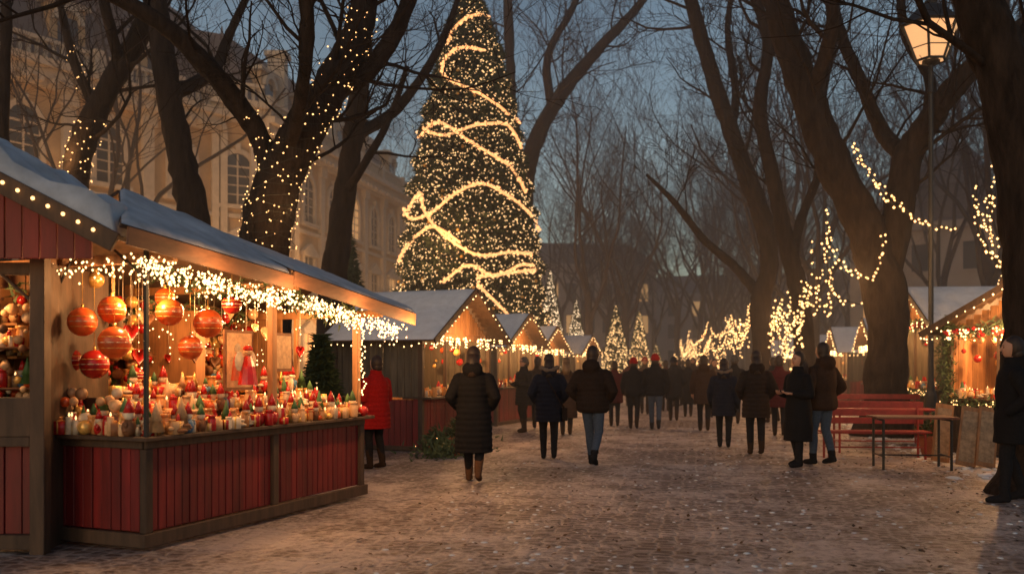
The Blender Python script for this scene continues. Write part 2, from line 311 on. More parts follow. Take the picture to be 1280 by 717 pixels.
# ------------------------------------------------------------------ lit conifers
ND=mat('needle_dark',(.022,.045,.02),.8,.4,8); NL=mat('needle_light',(.055,.085,.035),.8,.4,8)
def Rz(prof,z):
    if z<=prof[0][0]: return prof[0][1]
    for (a,ra),(b,rb) in zip(prof,prof[1:]):
        if z<=b: return ra+(rb-ra)*(z-a)/(b-a)
    return prof[-1][1]
def conifer(name,x,y,prof,ns,nb,sl,br,seed,bulb=BULBT,orn=0):
    rng=random.Random(seed); e=empty(name,(x,y,0)); mb=MB(); z0,z1=prof[0][0],prof[-1][0]; rm=max(r for _,r in prof)
    mb.lathe([(max(.02,r*.62),z) for z,r in prof],n=14)
    mb.tube([(0,0,0),(0,0,z0+.3)],[rm*.09+.04,rm*.07+.03],8,mi=2)
    def pick():
        while 1:
            z=rng.uniform(z0,z1)
            if rng.random()<Rz(prof,z)/rm+.05: return z
    def bumpy(z,a): return 1+.12*noise.noise(V((math.cos(a)*2,math.sin(a)*2,z*1.6/max(rm*.5,.5))))+.06*math.sin(z*7/max(rm*.4,.6)+a*2)
    for i in range(ns):
        z=pick(); a=rng.random()*6.283; r=Rz(prof,z)*bumpy(z,a)*(1-.38*rng.random()**1.5)
        c=V((math.cos(a)*r,math.sin(a)*r,z)); d=V((math.cos(a+rng.gauss(0,.6)),math.sin(a+rng.gauss(0,.6)),rng.uniform(-.7,.5))).normalized()*sl*rng.uniform(.6,1.3)
        w_=d.cross(V((rng.gauss(0,1),rng.gauss(0,1),rng.gauss(0,1)))).normalized()*sl*.2
        mb.add([c-w_,c+w_,c+d],[(0,1,2)],rng.choice([0,0,1])); w2=d.cross(w_).normalized()*sl*.2; mb.add([c-w2,c+w2,c+d*.9],[(0,1,2)],rng.choice([0,1]))
    mb.obj('foliage',[ND,NL,BARK],e)
    b=MB()
    for i in range(nb):
        z=pick(); a=rng.random()*6.283; r=Rz(prof,z)*bumpy(z,a)*rng.uniform(.9,1.06); b.octa((math.cos(a)*r,math.sin(a)*r,z),br*rng.uniform(.45,1.2))
    b.obj('fairy_lights',bulb,e)
    if orn:
        b=MB()
        for i in range(orn):
            z=pick(); a=rng.random()*6.283; r=Rz(prof,z)*1.02; b.ball((math.cos(a)*r,math.sin(a)*r,z),.06,8,6,2)
        b.obj('baubles',W[:3],e,smooth=True)
    return e
PF=[(.8,2.5),(3.2,2.72),(6.1,2.4),(9.1,1.95),(12,1.35),(14.2,.72),(15.7,.06)]
cx,cy=-1.54,34.
ct=conifer('christmas_tree',cx,cy,PF,38000,11500,.26,.026,11,orn=150)
gb=MB()
def strand(pz,k=14):
    pts=[V((Rz(PF,z)*1.08*math.sin(p),-Rz(PF,z)*1.08*math.cos(p),z)) for p,z in crom(pz,k)]
    gb.tube(pts,.05,5,0)
    for a,b in zip(pts,pts[1:]):
        n=max(1,int((b-a).length/.07))
        for j in range(n): gb.octa(a.lerp(b,j/n)+V((random.gauss(0,.04),random.gauss(0,.04),random.gauss(0,.04))),.05,1)
def front(uv):
    o=[]
    for u,v in uv:
        z=CAMH+(455-v)/1150*33; R=Rz(PF,z)*1.05; s=max(-1,min(1,(u-588)/1150*33/R)); o.append((math.asin(s),z))
    return o
for st in ([(612,12),(592,17),(572,30),(562,50)],[(606,64),(575,62),(558,75),(557,95),(575,110),(605,125),(636,144)],[(528,172),(545,158),(565,165),(590,185),(615,200),(640,215),(657,242)],
  [(532,160),(560,176),(600,164),(636,160),(652,184)],[(508,258),(520,276),(545,272),(575,250),(605,238),(635,250),(664,270)],[(512,266),(530,246),(536,268),(560,300),(600,325),(640,320),(664,320)],
  [(502,325),(520,305),(548,290),(580,310)],[(560,358),(590,338),(620,350),(650,335),(666,333)],[(600,352),(640,345),(668,338)],[(600,360),(625,385),(655,420),(676,440)],[(505,385),(540,400),(575,420)]): strand(front(st))
strand([(math.pi*.45+t*.45,2.5+t*.38+.35*math.sin(t*2.2)) for t in range(0,7)]); strand([(math.pi*.5+t*.45,6.5+t*.4+.3*math.sin(t*2)) for t in range(0,7)]); strand([(math.pi*.5+t*.45,10.5+.3*t) for t in range(0,7)])
gb.obj('rope_garland',[ROPE,emi('rope_bulb',(1,.48,.19),1.9)],ct)
def small(name,x,y,h,r,ns,nb,seed,br=.03,bulb=BULBT): return conifer(name,x,y,[(.25,r),(h*.3,r*.85),(h*.65,r*.45),(h,.03)],ns,nb,.16,br,seed,bulb)
WB=emi('tree_bulb_white',(1,.72,.45),2.2)
small('lit_spruce',2.0,48,6.4,.95,5000,1900,21,.034,WB); small('lit_spruce',3.9,56,5.4,.9,3500,1300,22,.034,WB); small('lit_spruce',5.65,50,4.7,.9,4000,1500,23,.034); small('lit_spruce',7.6,55,4.7,.8,3500,1300,24,.034)
small('lit_spruce',-.95,29,3.6,.85,4000,700,25,.02,WB); small('spruce_tree',-4.6,26,5.2,.9,5000,60,26,.018); small('spruce_tree',-2.95,14.2,2.0,.42,3000,20,27,.012); small('lit_spruce',9.4,60,2.8,.7,2000,500,28); small('lit_spruce',1.6,33,1.9,.6,2500,350,29,.02,WB)
# ------------------------------------------------------------------ fairy strings
def bulbs_along(mb,pts,sp,r,rng,mi=1,jit=.02):
    for a,b in zip(pts,pts[1:]):
        n=max(1,int((b-a).length/sp))
        for j in range(n): mb.octa(a.lerp(b,(j+rng.random()*.5)/n)+V((rng.gauss(0,jit),rng.gauss(0,jit),rng.gauss(0,jit)-r)),r*rng.uniform(.8,1.2),mi)
def fairy(name,polys,sp=.09,r=.03,seed=1,bulb=BULB,jit=.03):
    rng=random.Random(seed); mb=MB()
    for P in polys:
        pts=[V(q) for q in crom([tuple(p) for p in P],6)]; mb.tube(pts,.007,4,0); bulbs_along(mb,pts,sp,r,rng,1,jit)
    c=sum((V(p) for p in polys[0]),V())/len(polys[0]); mb.obj(name,[WIRE,bulb],loc=c)
def SS(l,Y): return [S(u,v,Y+(q[0] if q else 0)) for u,v,*q in l]
fairy('string_lights',[SS([(1065,178),(1085,215),(1118,256),(1160,279),(1196,285)],18.8),SS([(1068,182),(1095,225),(1140,268),(1160,283)],18.9)],.07,.028,1)
fairy('string_lights',[SS([(1032,262),(1038,300),(1060,335),(1090,345),(1102,318),(1103,290)],19.2),SS([(1033,290),(1045,325),(1075,345)],19.2)],.07,.028,2)
fairy('string_lights',[SS([(1222,228),(1220,262),(1226,292)],15),SS([(1248,188),(1243,225),(1232,262),(1240,300)],15),SS([(1240,240),(1238,280),(1246,318),(1250,335)],15),SS([(1222,255),(1233,285),(1244,240)],15),SS([(1226,300),(1240,318),(1250,290)],15)],.07,.022,3)
fairy('string_lights',[SS([(1014,300),(1018,345),(1030,385),(1040,350),(1032,300)],21),SS([(985,362),(997,400),(1006,350),(1018,392),(1028,330)],22),SS([(1035,350),(1050,372),(1075,380)],21),SS([(970,375),(985,410),(1000,375)],24),SS([(1028,300),(1040,370),(1034,395)],21)],.10,.028,4)
pl=[]; rr=random.Random(77)
nodes=[(1010,365,23),(972,385,28),(940,392,34),(912,405,41),(888,415,48),(866,428,58),(848,436,70)]
for (u0,v0,y0),(u1,v1,y1) in zip(nodes,nodes[1:]):
    for k in range(4):
        a=S(u0+rr.uniform(-5,5),v0+rr.uniform(-16,12),y0+rr.uniform(-1,1)); b=S(u1+rr.uniform(-5,5),v1+rr.uniform(-12,12),y1+rr.uniform(-1,1)); m=(a+b)/2-V((0,0,rr.uniform(.5,1.6))); pl.append([a,a.lerp(m,.55)-V((0,0,.25)),m,b.lerp(m,.55)-V((0,0,.25)),b])
        q=a.lerp(b,rr.random()); pl.append([q,q-V((.1,0,.8)),q-V((.0,0,rr.uniform(1.2,2.2)))])
fairy('string_lights',pl,.18,.034,5)
def wound(name,info,z0,z1,n,r,seed):
    rng=random.Random(seed); mb=MB()
    for pts,rs in info:
        seg=[(p,q) for p,q in zip(pts,rs) if z0<p.z<z1]
        if len(seg)<2: continue
        h=[]; m=n
        for i in range(m):
            t=i/m*(len(seg)-1); k=int(t); p=seg[k][0].lerp(seg[min(k+1,len(seg)-1)][0],t-k); rr_=seg[k][1]*1.14; a=i*.55+rng.gauss(0,.25)
            h.append(p+V((math.cos(a)*rr_,math.sin(a)*rr_,rng.gauss(0,.06))))
        mb.tube(h,.005,3,0)
        for q in h: mb.octa(q+V((rng.gauss(0,.02),rng.gauss(0,.02),0)),r*rng.uniform(.7,1.2),1)
    mb.obj(name,[WIRE,BULB],loc=info[0][0][0])
wound('trunk_fairy_lights',T1[:1],3.0,8.2,420,.015,1); wound('trunk_fairy_lights',[([p for p in T1[1][0]],T1[1][1])],4.2,6,60,.014,2)
wound('trunk_fairy_lights',T2[:1],4.4,7.0,110,.019,3); wound('trunk_fairy_lights',T2[1:2],5,9,60,.018,3)
# ------------------------------------------------------------------ wares
def wares(mb,x0,x1,y0,y1,z,n,rng,hmax=.28):
    for i in range(n):
        x=rng.uniform(x0,x1); y=rng.uniform(y0,y1); k=rng.random(); s=rng.uniform(.6,1.35); c=(x,y,z)
        if k<.24: mb.lathe([(.035*s,0),(.04*s,.01),(.04*s,.10*s),(.03*s,.12*s),(.034*s,.122*s),(.034*s,.14*s)],c,10,rng.choice([7,3,7,9,0,7]))
        elif k<.36: mb.ball((x,y,z+.045*s),.048*s,10,7,rng.choice([0,1,2,9,2]))
        elif k<.52:
            m=rng.choice([3,0,9,5,6]); mb.ball((x,y,z+.05*s),(.05*s,.045*s,.06*s),9,6,m); mb.ball((x,y,z+.13*s),.035*s,9,6,3); mb.lathe([(.036*s,0),(.02*s,.05*s),(.004,.09*s)],(x,y,z+.145*s),8,rng.choice([0,0,4])); mb.ball((x+.04*s,y-.02,z+.07*s),(.018,.018,.03),6,5,m); mb.ball((x-.04*s,y-.02,z+.07*s),(.018,.018,.03),6,5,m)
        elif k<.66:
            a=rng.random(); M=Matrix.Translation(c)@Matrix.Rotation(a,4,'Z'); b=.05*s; h=rng.uniform(.05,.12); m=rng.choice([0,3,9,2,6]); mb.box(-b,b,-b,b,0,h,m,M); mb.box(-b-.002,b+.002,-.008,.008,.002,h+.003,2,M); mb.box(-.008,.008,-b-.002,b+.002,.002,h+.004,2,M)
        elif k<.74: mb.lathe([(.01,0),(.012,.03),(.06*s,.03),(.035*s,.1*s),(.045*s,.1*s),(.02*s,.17*s),(.003,.24*s)],c,9,rng.choice([4,9,2]))
        elif k<.88:
            h=rng.uniform(.06,.16); mb.lathe([(.028,0),(.028,h),(.024,h+.004)],c,10,rng.choice([3,9,0,3])); mb.lathe([(.003,0),(.009,.012),(.002,.035)],(x,y,z+h+.006),6,8)
        else:
            m=rng.choice([9,3,6])
            for j in range(3): mb.ball((x+rng.gauss(0,.03),y+rng.gauss(0,.03),z+.03+.02*j),(.045*s,.045*s,.02),8,5,m)
def planks(mb,x0,x1,z0,z1,y0,y1,n,rng,mi=0,M=None,axis='x',topfn=None):
    wd=(x1-x0)/n
    for i in range(n):
        a=x0+i*wd+.004;b=x0+(i+1)*wd-.004;o=rng.uniform(-.005,.005); zt=z1 if not topfn else min(topfn(a),topfn(b))
        if zt<=z0+.01: continue
        if axis=='x': mb.box(a,b,y0+o,y1+o,z0,zt,mi,M)
        else: mb.box(y0+o,y1+o,a,b,z0,zt,mi,M)
# ------------------------------------------------------------------ generic stall
def stall(name,x,y,ang,w_=2.8,d=1.9,eave=2.1,apex=2.95,seed=0,front=WOOD,low=REDW,side=GWOOD,power=60,sn=.07,br=.02,det=1,green=False):
    rng=random.Random(seed); e=empty(name,(x,y,0),ang); h=w_/2
    mb=MB(); top=eave+.02
    planks(mb,-h,h,.10,.92,.0,.03,int(w_/.12),rng,0)
    planks(mb,.05,d,.10,.92,-h-.001,-h+.03,int(d/.12),rng,0,axis='y'); planks(mb,.05,d,.10,.92,h-.03,h+.001,int(d/.12),rng,0,axis='y')
    mb.obj('lower_panels',low,e)
    mb=MB()
    planks(mb,.05,d,.96,top,-h,-h+.03,int(d/.14),rng,0,axis='y'); planks(mb,.05,d,.96,top,h-.03,h,int(d/.14),rng,0,axis='y')
    mb.obj('side_walls',side,e)
    mb=MB(); planks(mb,-h,h,.05,top,d-.03,d,int(w_/.14),rng,0)
    f=lambda X: eave+(apex-eave)*(1-abs(X)/(h+.02))-.03
    planks(mb,-h,h,top,apex,.0,.03,int(w_/.14),rng,0,topfn=f); planks(mb,-h,h,top,apex,d-.03,d+.001,int(w_/.14),rng,0,topfn=f)
    mb.box(-h,h,.03,.07,eave-.1,eave+.02)
    for zz in (1.35,1.75): mb.box(-h+.04,h-.04,d-.30,d-.03,zz,zz+.025)
    mb.obj('boards',front,e,bevel=.004)
    mb=MB()
    for X in (-h,h):
        for Yy in (0,d): mb.box(X-.045,X+.045,Yy-.045,Yy+.045,0,eave+.03)
    mb.box(-h-.05,h+.05,-.22,.35,.93,.97); mb.box(-h-.03,h+.03,-.035,d+.03,.02,.10)
    for X in (-h*.33,h*.33): mb.box(X-.03,X+.03,-.012,.05,.97,eave-.1)
    ov=.28; dz=(apex-eave)/h*ov
    for sx in (-1,1):
        Pp=[(sx*(h+ov),-.4,eave-dz),(sx*(h+ov),d+.2,eave-dz),(0,d+.2,apex),(0,-.4,apex)]
        mb.slab(Pp,.035); mb.slab([(sx*(h+ov),-.43,eave-dz-.06),(sx*(h+ov),-.40,eave-dz-.06),(0,-.40,apex-.06),(0,-.43,apex-.06)],.12)
    mb.obj('frame_and_roof',DWOOD,e,bevel=.005)
    mb=MB()
    for sx in (-1,1): mb.snow([(sx*(h+ov),-.41,eave-dz),(sx*(h+ov),d+.2,eave-dz),(0,d+.2,apex),(0,-.41,apex)],sn,20,14,off=.037)
    mb.obj('roof_snow',SNOW,e,smooth=True)
    mb=MB()
    for sx in (-1,1):
        pts=[V((sx*(h+ov)*(1-t/10),-.45,eave-dz+(apex-eave+dz)*t/10-.03)) for t in range(11)]; bulbs_along(mb,pts,.11,br*.8,rng,0,.01)
        pts=[V((sx*(h+ov),-.4+t*(d+.6)/8,eave-dz-.04)) for t in range(9)]; bulbs_along(mb,pts,.12,br*.8,rng,0,.012)
    for k in range(int(34*det)+12):
        X=rng.uniform(-h,h); Y0=rng.uniform(-.38,-.1)
        for j in range(rng.randint(1,4)): mb.octa((X+rng.gauss(0,.015),Y0,eave-.05-j*.055-rng.random()*.04),br*.85)
    mb.obj('fairy_lights',BULBW,e)
    if green:
        mb=MB()
        pts=[V((X,-.2,eave-.02-.10*abs(math.sin((X+h)*3.2)))) for X in [-h+i*w_/16 for i in range(17)]]; mb.leafline(pts,rng,.14,60,.10)
        for sx in (-h,h): mb.leafline([V((sx,-.08,1.0)),V((sx,-.08,1.6)),V((sx,-.08,eave))],rng,.13,220,.10)
        mb.leafline([V((-h,-.24,.93)),V((0,-.26,.86)),V((h,-.24,.93))],rng,.12,260,.10)
        for k in range(40): X=rng.uniform(-h,h); mb.ball((X,-.28,eave-.05-.12*rng.random()),.035,8,6,1)
        for k in range(60): X=rng.uniform(-h,h); mb.octa((X,-.3,.9+rng.gauss(0,.04)),.014,2)
        mb.obj('fir_garlands',[NL,W[0],BULB],e)
    mb=MB(); wares(mb,-h+.1,h-.1,-.18,.3,.971,int(90*det),rng); wares(mb,-h+.1,h-.1,.05,.32,.99,int(30*det),rng)
    for zz in (1.376,1.776): wares(mb,-h+.1,h-.1,d-.28,d-.06,zz,int(45*det),rng)
    for k in range(int(26*det)):
        X=rng.uniform(-h+.1,h-.1); Z=rng.uniform(eave-.65,eave-.2); Y_=rng.uniform(.1,d-.3); r=rng.uniform(.03,.08); mb.ball((X,Y_,Z),r,10,7,rng.choice([0,1,2,0,9])); mb.tube([(X,Y_,Z+r),(X,Y_,eave)],.003,3,6)
    mb.obj('wares',W,e,smooth=False)
    lamp((-h*.5,.55,eave-.15),power*.55,parent=e); lamp((h*.5,.55,eave-.15),power*.55,parent=e); lamp((0,-.6,eave-.1),power*.75,parent=e)
    return e
AL=math.atan2(.934,.358)
stall('market_stall',-1.05,17.7,AL,3.1,1.75,2.1,2.95,1,power=105)
stall('market_stall',.1,24.3,AL,2.8,1.9,2.1,2.85,2,power=115,det=.6)
stall('market_stall',1.15,31,AL,2.6,1.9,2.1,2.8,3,power=120,det=.4,br=.024)
stall('market_stall',3.2,41,AL,2.8,2,2.1,2.8,4,power=110,det=.3,br=.028)
stall('market_stall',8.35,15.0,-math.pi/2+.55,2.6,1.9,2.2,2.85,5,side=WOOD,front=WOOD,low=DWOOD,power=135,green=True,det=1.4,br=.022)
stall('market_stall',9.7,21.8,-math.pi/2-.1,2.9,2.2,2.55,3.35,6,low=DWOOD,power=110,det=.6,green=True)
stall('market_stall',10.9,27.5,-math.pi/2-.2,2.8,2,2.15,2.9,7,power=120,det=.5,br=.024)
stall('market_stall',14.9,27,-math.pi/2-.2,3.0,2,3.3,4.3,17,power=60,det=.3,br=.024)
stall('market_stall',12.2,34,-math.pi/2-.2,2.8,2,2.1,2.9,8,power=120,det=.3,br=.028)
stall('market_stall',13.2,43,-math.pi/2-.2,2.8,2,2.1,2.9,9,power=120,det=.3,br=.032)
stall('market_stall',14.8,53,-math.pi/2-.2,2.8,2,2.1,2.9,10,power=120,det=.2,br=.036)
# ------------------------------------------------------------------ large near stall
ang=math.atan2(.924,.382); e=empty('ornament_stall',(-3.03,7.6,0),ang); rng=random.Random(99); Lx=3.354
mb=MB()
for a,b,n in ((.05,1.66,17),(1.72,3.32,17)): planks(mb,a,b,.16,.86,0,.03,n,rng)
planks(mb,.06,1.0,.16,.86,-.001,.03,9,rng,axis='y'); planks(mb,.05,1.9,.16,.86,Lx-.03,Lx,18,rng,axis='y')
mb.obj('lower_panels',REDW,e,bevel=.005)
mb=MB()
mb.box(-.06,Lx+.06,-.05,.0,.04,.155); mb.box(-.02,Lx+.02,-.035,.0,.85,.915); mb.box(-.05,0,-.0,1.9,.04,.155); mb.box(-.035,0,.0,1.0,.85,.915)
for X in (-.0,1.69,Lx-.05): mb.box(X-.03 if X else -.033,X+.05,-.04,.03,.155,.85)
mb.box(-.12,Lx+.1,-.12,.62,.92,.955); mb.box(-.12,.0,.62,1.1,.92,.955); mb.box(.0,.45,.62,1.1,.92,.955)
for zz,dd in ((1.10,.3),(1.25,.45)): mb.box(.3,Lx-.1,.62+dd-.3,.62+dd,zz-.15,zz)
mb.obj('counter_and_trim',DWOOD,e,bevel=.006)
def ez(x): return (2.57+(x+.65)*-.09) if x<1.46 else 2.425-(x-1.46)*.118
def rz(x): return 3.25-(x+.65)*.142 if x<1.46 else 2.92-(x-1.46)*.128
mb=MB()
for X in (1.69,3.25): mb.box(X-.035,X+.035,-.03,.04,.955,ez(X)-.05)
for X in (.02,1.69,3.3):
    mb.box(X-.035,X+.035,1.83,1.9,.0,ez(X)); mb.box(X-.03,X+.03,-.3,1.83,ez(X)-.12,ez(X)-.04)
mb.box(3.28,3.32,.85,.9,.955,2.2)
mb.box(-.04,.05,.95,1.05,0,2.5)
planks(mb,0,Lx,.0,2.25,1.86,1.9,24,rng)
planks(mb,1.1,1.9,.9,2.2,Lx-.03,Lx,7,rng,axis='y')
for zz in (1.3,1.6,1.9): mb.box(.1,Lx-.1,1.6,1.86,zz,zz+.025)
mb.box(1.62,1.76,.9,1.86,.95,2.1)
mb.obj('frame_and_back',WOOD,e,bevel=.004)
mb=MB()
for xa,xb in ((-.6,1.46),(1.47,3.9)): mb.slab([(xa,-.39,ez(xa+.001)-.12),(xb,-.39,ez(xb-.001)-.12),(xb,-.415,ez(xb-.001)-.12),(xa,-.415,ez(xa+.001)-.12)],.14)
mb.obj('fascia',FASC,e,bevel=.004)
mb=MB(); mb.box(-.045,-.015,-.055,-.025,.955,2.5); mb.tube([(-.03,-.04,2.25),(-.03,.3,2.5)],.012,5); mb.tube([(-.03,.75,2.5),(-.03,.95,2.2)],.012,5)
mb.obj('iron_post',METAL,e)
mb=MB(); mr=MB()
for xa,xb,xc in ((-.65,1.46,.45),(1.47,3.95,1.47)):
    za,zb,ra,rb=ez(xa+.001),ez(xb-.001),rz(xc+.001),rz(xb-.001)
    mb.slab([(xa,-.38,za),(xb,-.38,zb),(xb,.75,rb),(xc,.75,ra)],.03); mb.slab([(xc,2.1,za-.1),(xb,2.1,zb-.1),(xb,.75,rb),(xc,.75,ra)],.03)
    mr.snow([(xa,-.385,za),(xb,-.385,zb),(xb,.75,rb),(xc,.75,ra)],.035,50,22,off=.034); mr.snow([(xc,2.1,za-.1),(xb,2.1,zb-.1),(xb,.75,rb),(xc,.75,ra)],.035,30,12,off=.034)
mb.obj('roof_boards',DWOOD,e,bevel=.004); mr.obj('roof_frost',ROOFM,e,smooth=True)
mb=MB()
for k in range(480):
    X=rng.uniform(-.3,3.8); Y_=rng.uniform(-.37,-.12)
    for j in range(rng.randint(1,3)): mb.octa((X+rng.gauss(0,.012),Y_,ez(X)-.13-rng.random()*.12-j*.05),rng.uniform(.006,.016))
for k in range(90): mb.octa((-.05+rng.gauss(0,.02),rng.uniform(-.2,1),2.35+rng.gauss(0,.05)),.012)
for k in range(40): X=3.3; mb.octa((X+rng.gauss(0,.03),-.05,1.2+k*.025),.012)
for k in range(140): mb.octa((rng.uniform(.2,3.2),rng.uniform(.3,1.7),rng.uniform(1.5,2.2)),rng.uniform(.006,.012))
mb.obj('fairy_lights',BULBW,e)
mb=MB()
wares(mb,.05,3.3,-.1,.3,.956,300,rng); wares(mb,.3,3.2,.33,.6,1.101,170,rng); wares(mb,.3,3.2,.62,.76,1.251,90,rng); wares(mb,-.1,.3,.0,1.0,.956,120,rng)
for zz in (1.326,1.626,1.926): wares(mb,.15,3.2,1.62,1.84,zz,95,rng)
for k in range(70): mb.ball((rng.uniform(-.02,.5),rng.uniform(.15,1.7),.96+rng.random()*.35),rng.uniform(.03,.06),9,7,rng.choice([0,1,2,3,9,9]))
for k in range(110):
    X=rng.uniform(.1,3.2); Z=rng.uniform(1.4,2.2); Y_=rng.uniform(1.2,1.8); r=rng.uniform(.025,.07); mb.ball((X,Y_,Z),r,9,7,rng.choice([0,1,2,0,9,6]))
for k in range(26):
    X=rng.uniform(.2,3.2); Y_=rng.uniform(.7,1.5); Z=rng.uniform(1.55,2.15); s=rng.uniform(.05,.09); m=rng.choice([6,0,9])
    pts=[]
    for j in range(16):
        t=j/16*6.283; hx=16*math.sin(t)**3/16; hz_=(13*math.cos(t)-5*math.cos(2*t)-2*math.cos(3*t)-math.cos(4*t))/16; pts.append((hx*s,hz_*s))
    vs=[V((X+a,Y_-.01,Z+b)) for a,b in pts]+[V((X+a,Y_+.01,Z+b)) for a,b in pts]
    mb.add(vs,[tuple(range(16)),tuple(range(31,15,-1))]+[(j,(j+1)%16,16+(j+1)%16,16+j) for j in range(16)],m); mb.tube([(X,Y_,Z+s*.5),(X,Y_,2.4)],.003,3,3)
mb.obj('wares',W,e,smooth=True)
mb=MB(); mb.leafline([V((.0,.0,2.32)),V((.8,-.02,2.22)),V((1.69,0,2.28)),V((2.5,-.02,2.1)),V((3.3,0,2.14))],rng,.12,160,.09); mb.leafline([V((.1,1.55,2.2)),V((1.6,1.55,2.1)),V((3.2,1.5,2.1))],rng,.16,300,.1); mb.obj('fir_garland',[NL],e)
Mi=Matrix.Rotation(-ang,4,'Z')@Matrix.Translation((3.03,-7.6,0))
mb=MB()
for u,v,r,Y,m in ((103,402,18,7.95,1),(140,387,17,8.1,1),(143,428,20,7.9,1),(118,455,18,8.1,0),(86,450,16,8.2,0),(212,390,17,8.3,1),(260,404,18,8.5,1),(238,434,15,8.4,1),(206,372,12,8.7,1),(90,372,13,8.7,1),(290,380,12,9.2,0),(170,470,11,8.6,0),(120,350,10,8.5,2)):
    c=Mi@S(u,v,Y); R=r*Y/1150; mb.ball(c,R,22,16,m); mb.tube([c+V((0,0,R*.9)),c+V((0,0,R+.03))],.012,8,2); mb.tube([c+V((0,0,R)),V((c.x,c.y,2.45))],.003,3,2)
    for q in (-.35,0,.35): mb.tube([c+V((math.cos(k*.524)*R*math.sqrt(1-q*q)*1.004,math.sin(k*.524)*R*math.sqrt(1-q*q)*1.004,q*R)) for k in range(13)],.004,4,2 if q else 3)
mb.obj('hanging_ornaments',W,e,smooth=True)
mb=MB()
c=Mi@S(298,450,9.2); mb.box(c.x-.22,c.x+.22,c.y-.01,c.y+.01,c.z-.3,c.z+.3,6); mb.box(c.x-.19,c.x+.19,c.y-.014,c.y-.0105,c.z-.27,c.z+.27,9); mb.lathe([(.10,-.2),(.07,.0),(.02,.08)],(c.x-.03,c.y-.014,c.z),10,1,(1,.05)); mb.ball((c.x-.03,c.y-.016,c.z+.12),(.045,.004,.05),10,8,3)
c=Mi@S(310,455,9.0)
mb.lathe([(.10,-.2),(.07,-.02),(.035,.08)],c,10,0); mb.ball(c+V((0,0,.12)),.045,10,8,9); mb.ball(c+V((-.09,.03,.03)),(.07,.015,.1),8,6,3); mb.ball(c+V((.09,.03,.03)),(.07,.015,.1),8,6,3); mb.ball(c+V((0,0,.15)),(.05,.05,.035),8,6,0)
c=Mi@S(352,440,9.6); mb.box(c.x-.16,c.x+.16,c.y-.02,c.y+.02,c.z-.2,c.z+.2,6); mb.box(c.x-.13,c.x+.13,c.y-.024,c.y-.0205,c.z-.17,c.z+.17,9)
mb.obj('poster_and_angel',W,e,smooth=False)
for x,y,z,p in ((.35,.35,2.2,48),(1.2,.5,2.15,48),(2.1,.5,2.05,48),(3.0,.4,1.98,40),(.3,-.65,2.3,18),(1.4,-.65,2.2,24),(2.6,-.65,2.08,30),(3.8,-.6,1.95,48)): lamp((x,y,z),p,parent=e)
# ------------------------------------------------------------------ stall at picture edge (gable to camera)
e=empty('gift_stall',(-5.3,7.25,0)); rng=random.Random(3)
xr=2.27; zr=2.5; za=3.68
mb=MB()
planks(mb,-2.0,1.42,.16,.88,0.3,.33,24,rng); planks(mb,-2.1,2.0,2.38,9,-.03,.0,30,rng,topfn=lambda X: za-.06-abs(X)*(za-zr)/xr)
mb.obj('red_boards',REDW,e,bevel=.004)
mb=MB()
mb.box(1.38,1.5,.22,.34,0,2.45); mb.box(.75,.83,.24,.33,.9,2.4); mb.box(-2,-1.9,.24,.34,0,2.45); mb.box(-2,1.38,.24,.36,.04,.16); mb.box(-2,1.38,.22,.4,.88,.96); mb.box(.83,1.38,.24,.33,2.28,2.38); mb.box(.83,1.38,.24,.33,.96,1.28); mb.box(-2,.75,.24,.33,2.28,2.38)
mb.box(1.38,1.42,.34,1.6,0,2.4); mb.tube([(1.4,.25,2.05),(1.05,.25,2.36)],.015,6)
for sx in (-1,1):
    mb.slab([(sx*xr,-.28,zr),(sx*xr,1.0,zr),(0,1.0,za),(0,-.28,za)],.04); mb.slab([(sx*xr,-.32,zr-.10),(sx*xr,-.28,zr-.10),(0,-.28,za-.1),(0,-.32,za-.1)],.15)
mb.obj('frame_and_roof',DWOOD,e,bevel=.005)
mb=MB()
for sx in (-1,1): mb.snow([(sx*xr,-.29,zr),(sx*xr,1.0,zr),(0,1.0,za),(0,-.29,za)],.20,34,16,off=.042)
mb.obj('roof_snow',ROOFM,e,smooth=True)
mb=MB()
for i in range(40):
    t=i/20-1; mb.ball((t*xr,-.345,za-abs(t)*(za-zr)+.0),.015,8,6,0)
mb.obj('edge_bulbs',BULB,e)
mb=MB(); planks(mb,-2,1.38,0,2.4,1.5,1.53,24,rng); mb.obj('back_wall',WOOD,e)
mb=MB()
for k in range(480): mb.ball((rng.uniform(-.2,1.36),rng.uniform(.5,1.45),.97+rng.random()**1.3*1.25),rng.uniform(.015,.055),9,6,rng.choice([0,6,2,3,9,9,6]))
for zz in (1.0,1.35,1.7): mb.box(-.3,1.36,.6,1.4,zz-.02,zz,6); wares(mb,-.2,1.34,.6,1.0,zz,60,rng)
mb.obj('wares',W,e,smooth=True); lamp((.6,.5,2.2),38,parent=e); lamp((1.0,-.7,2.3),5,parent=e)
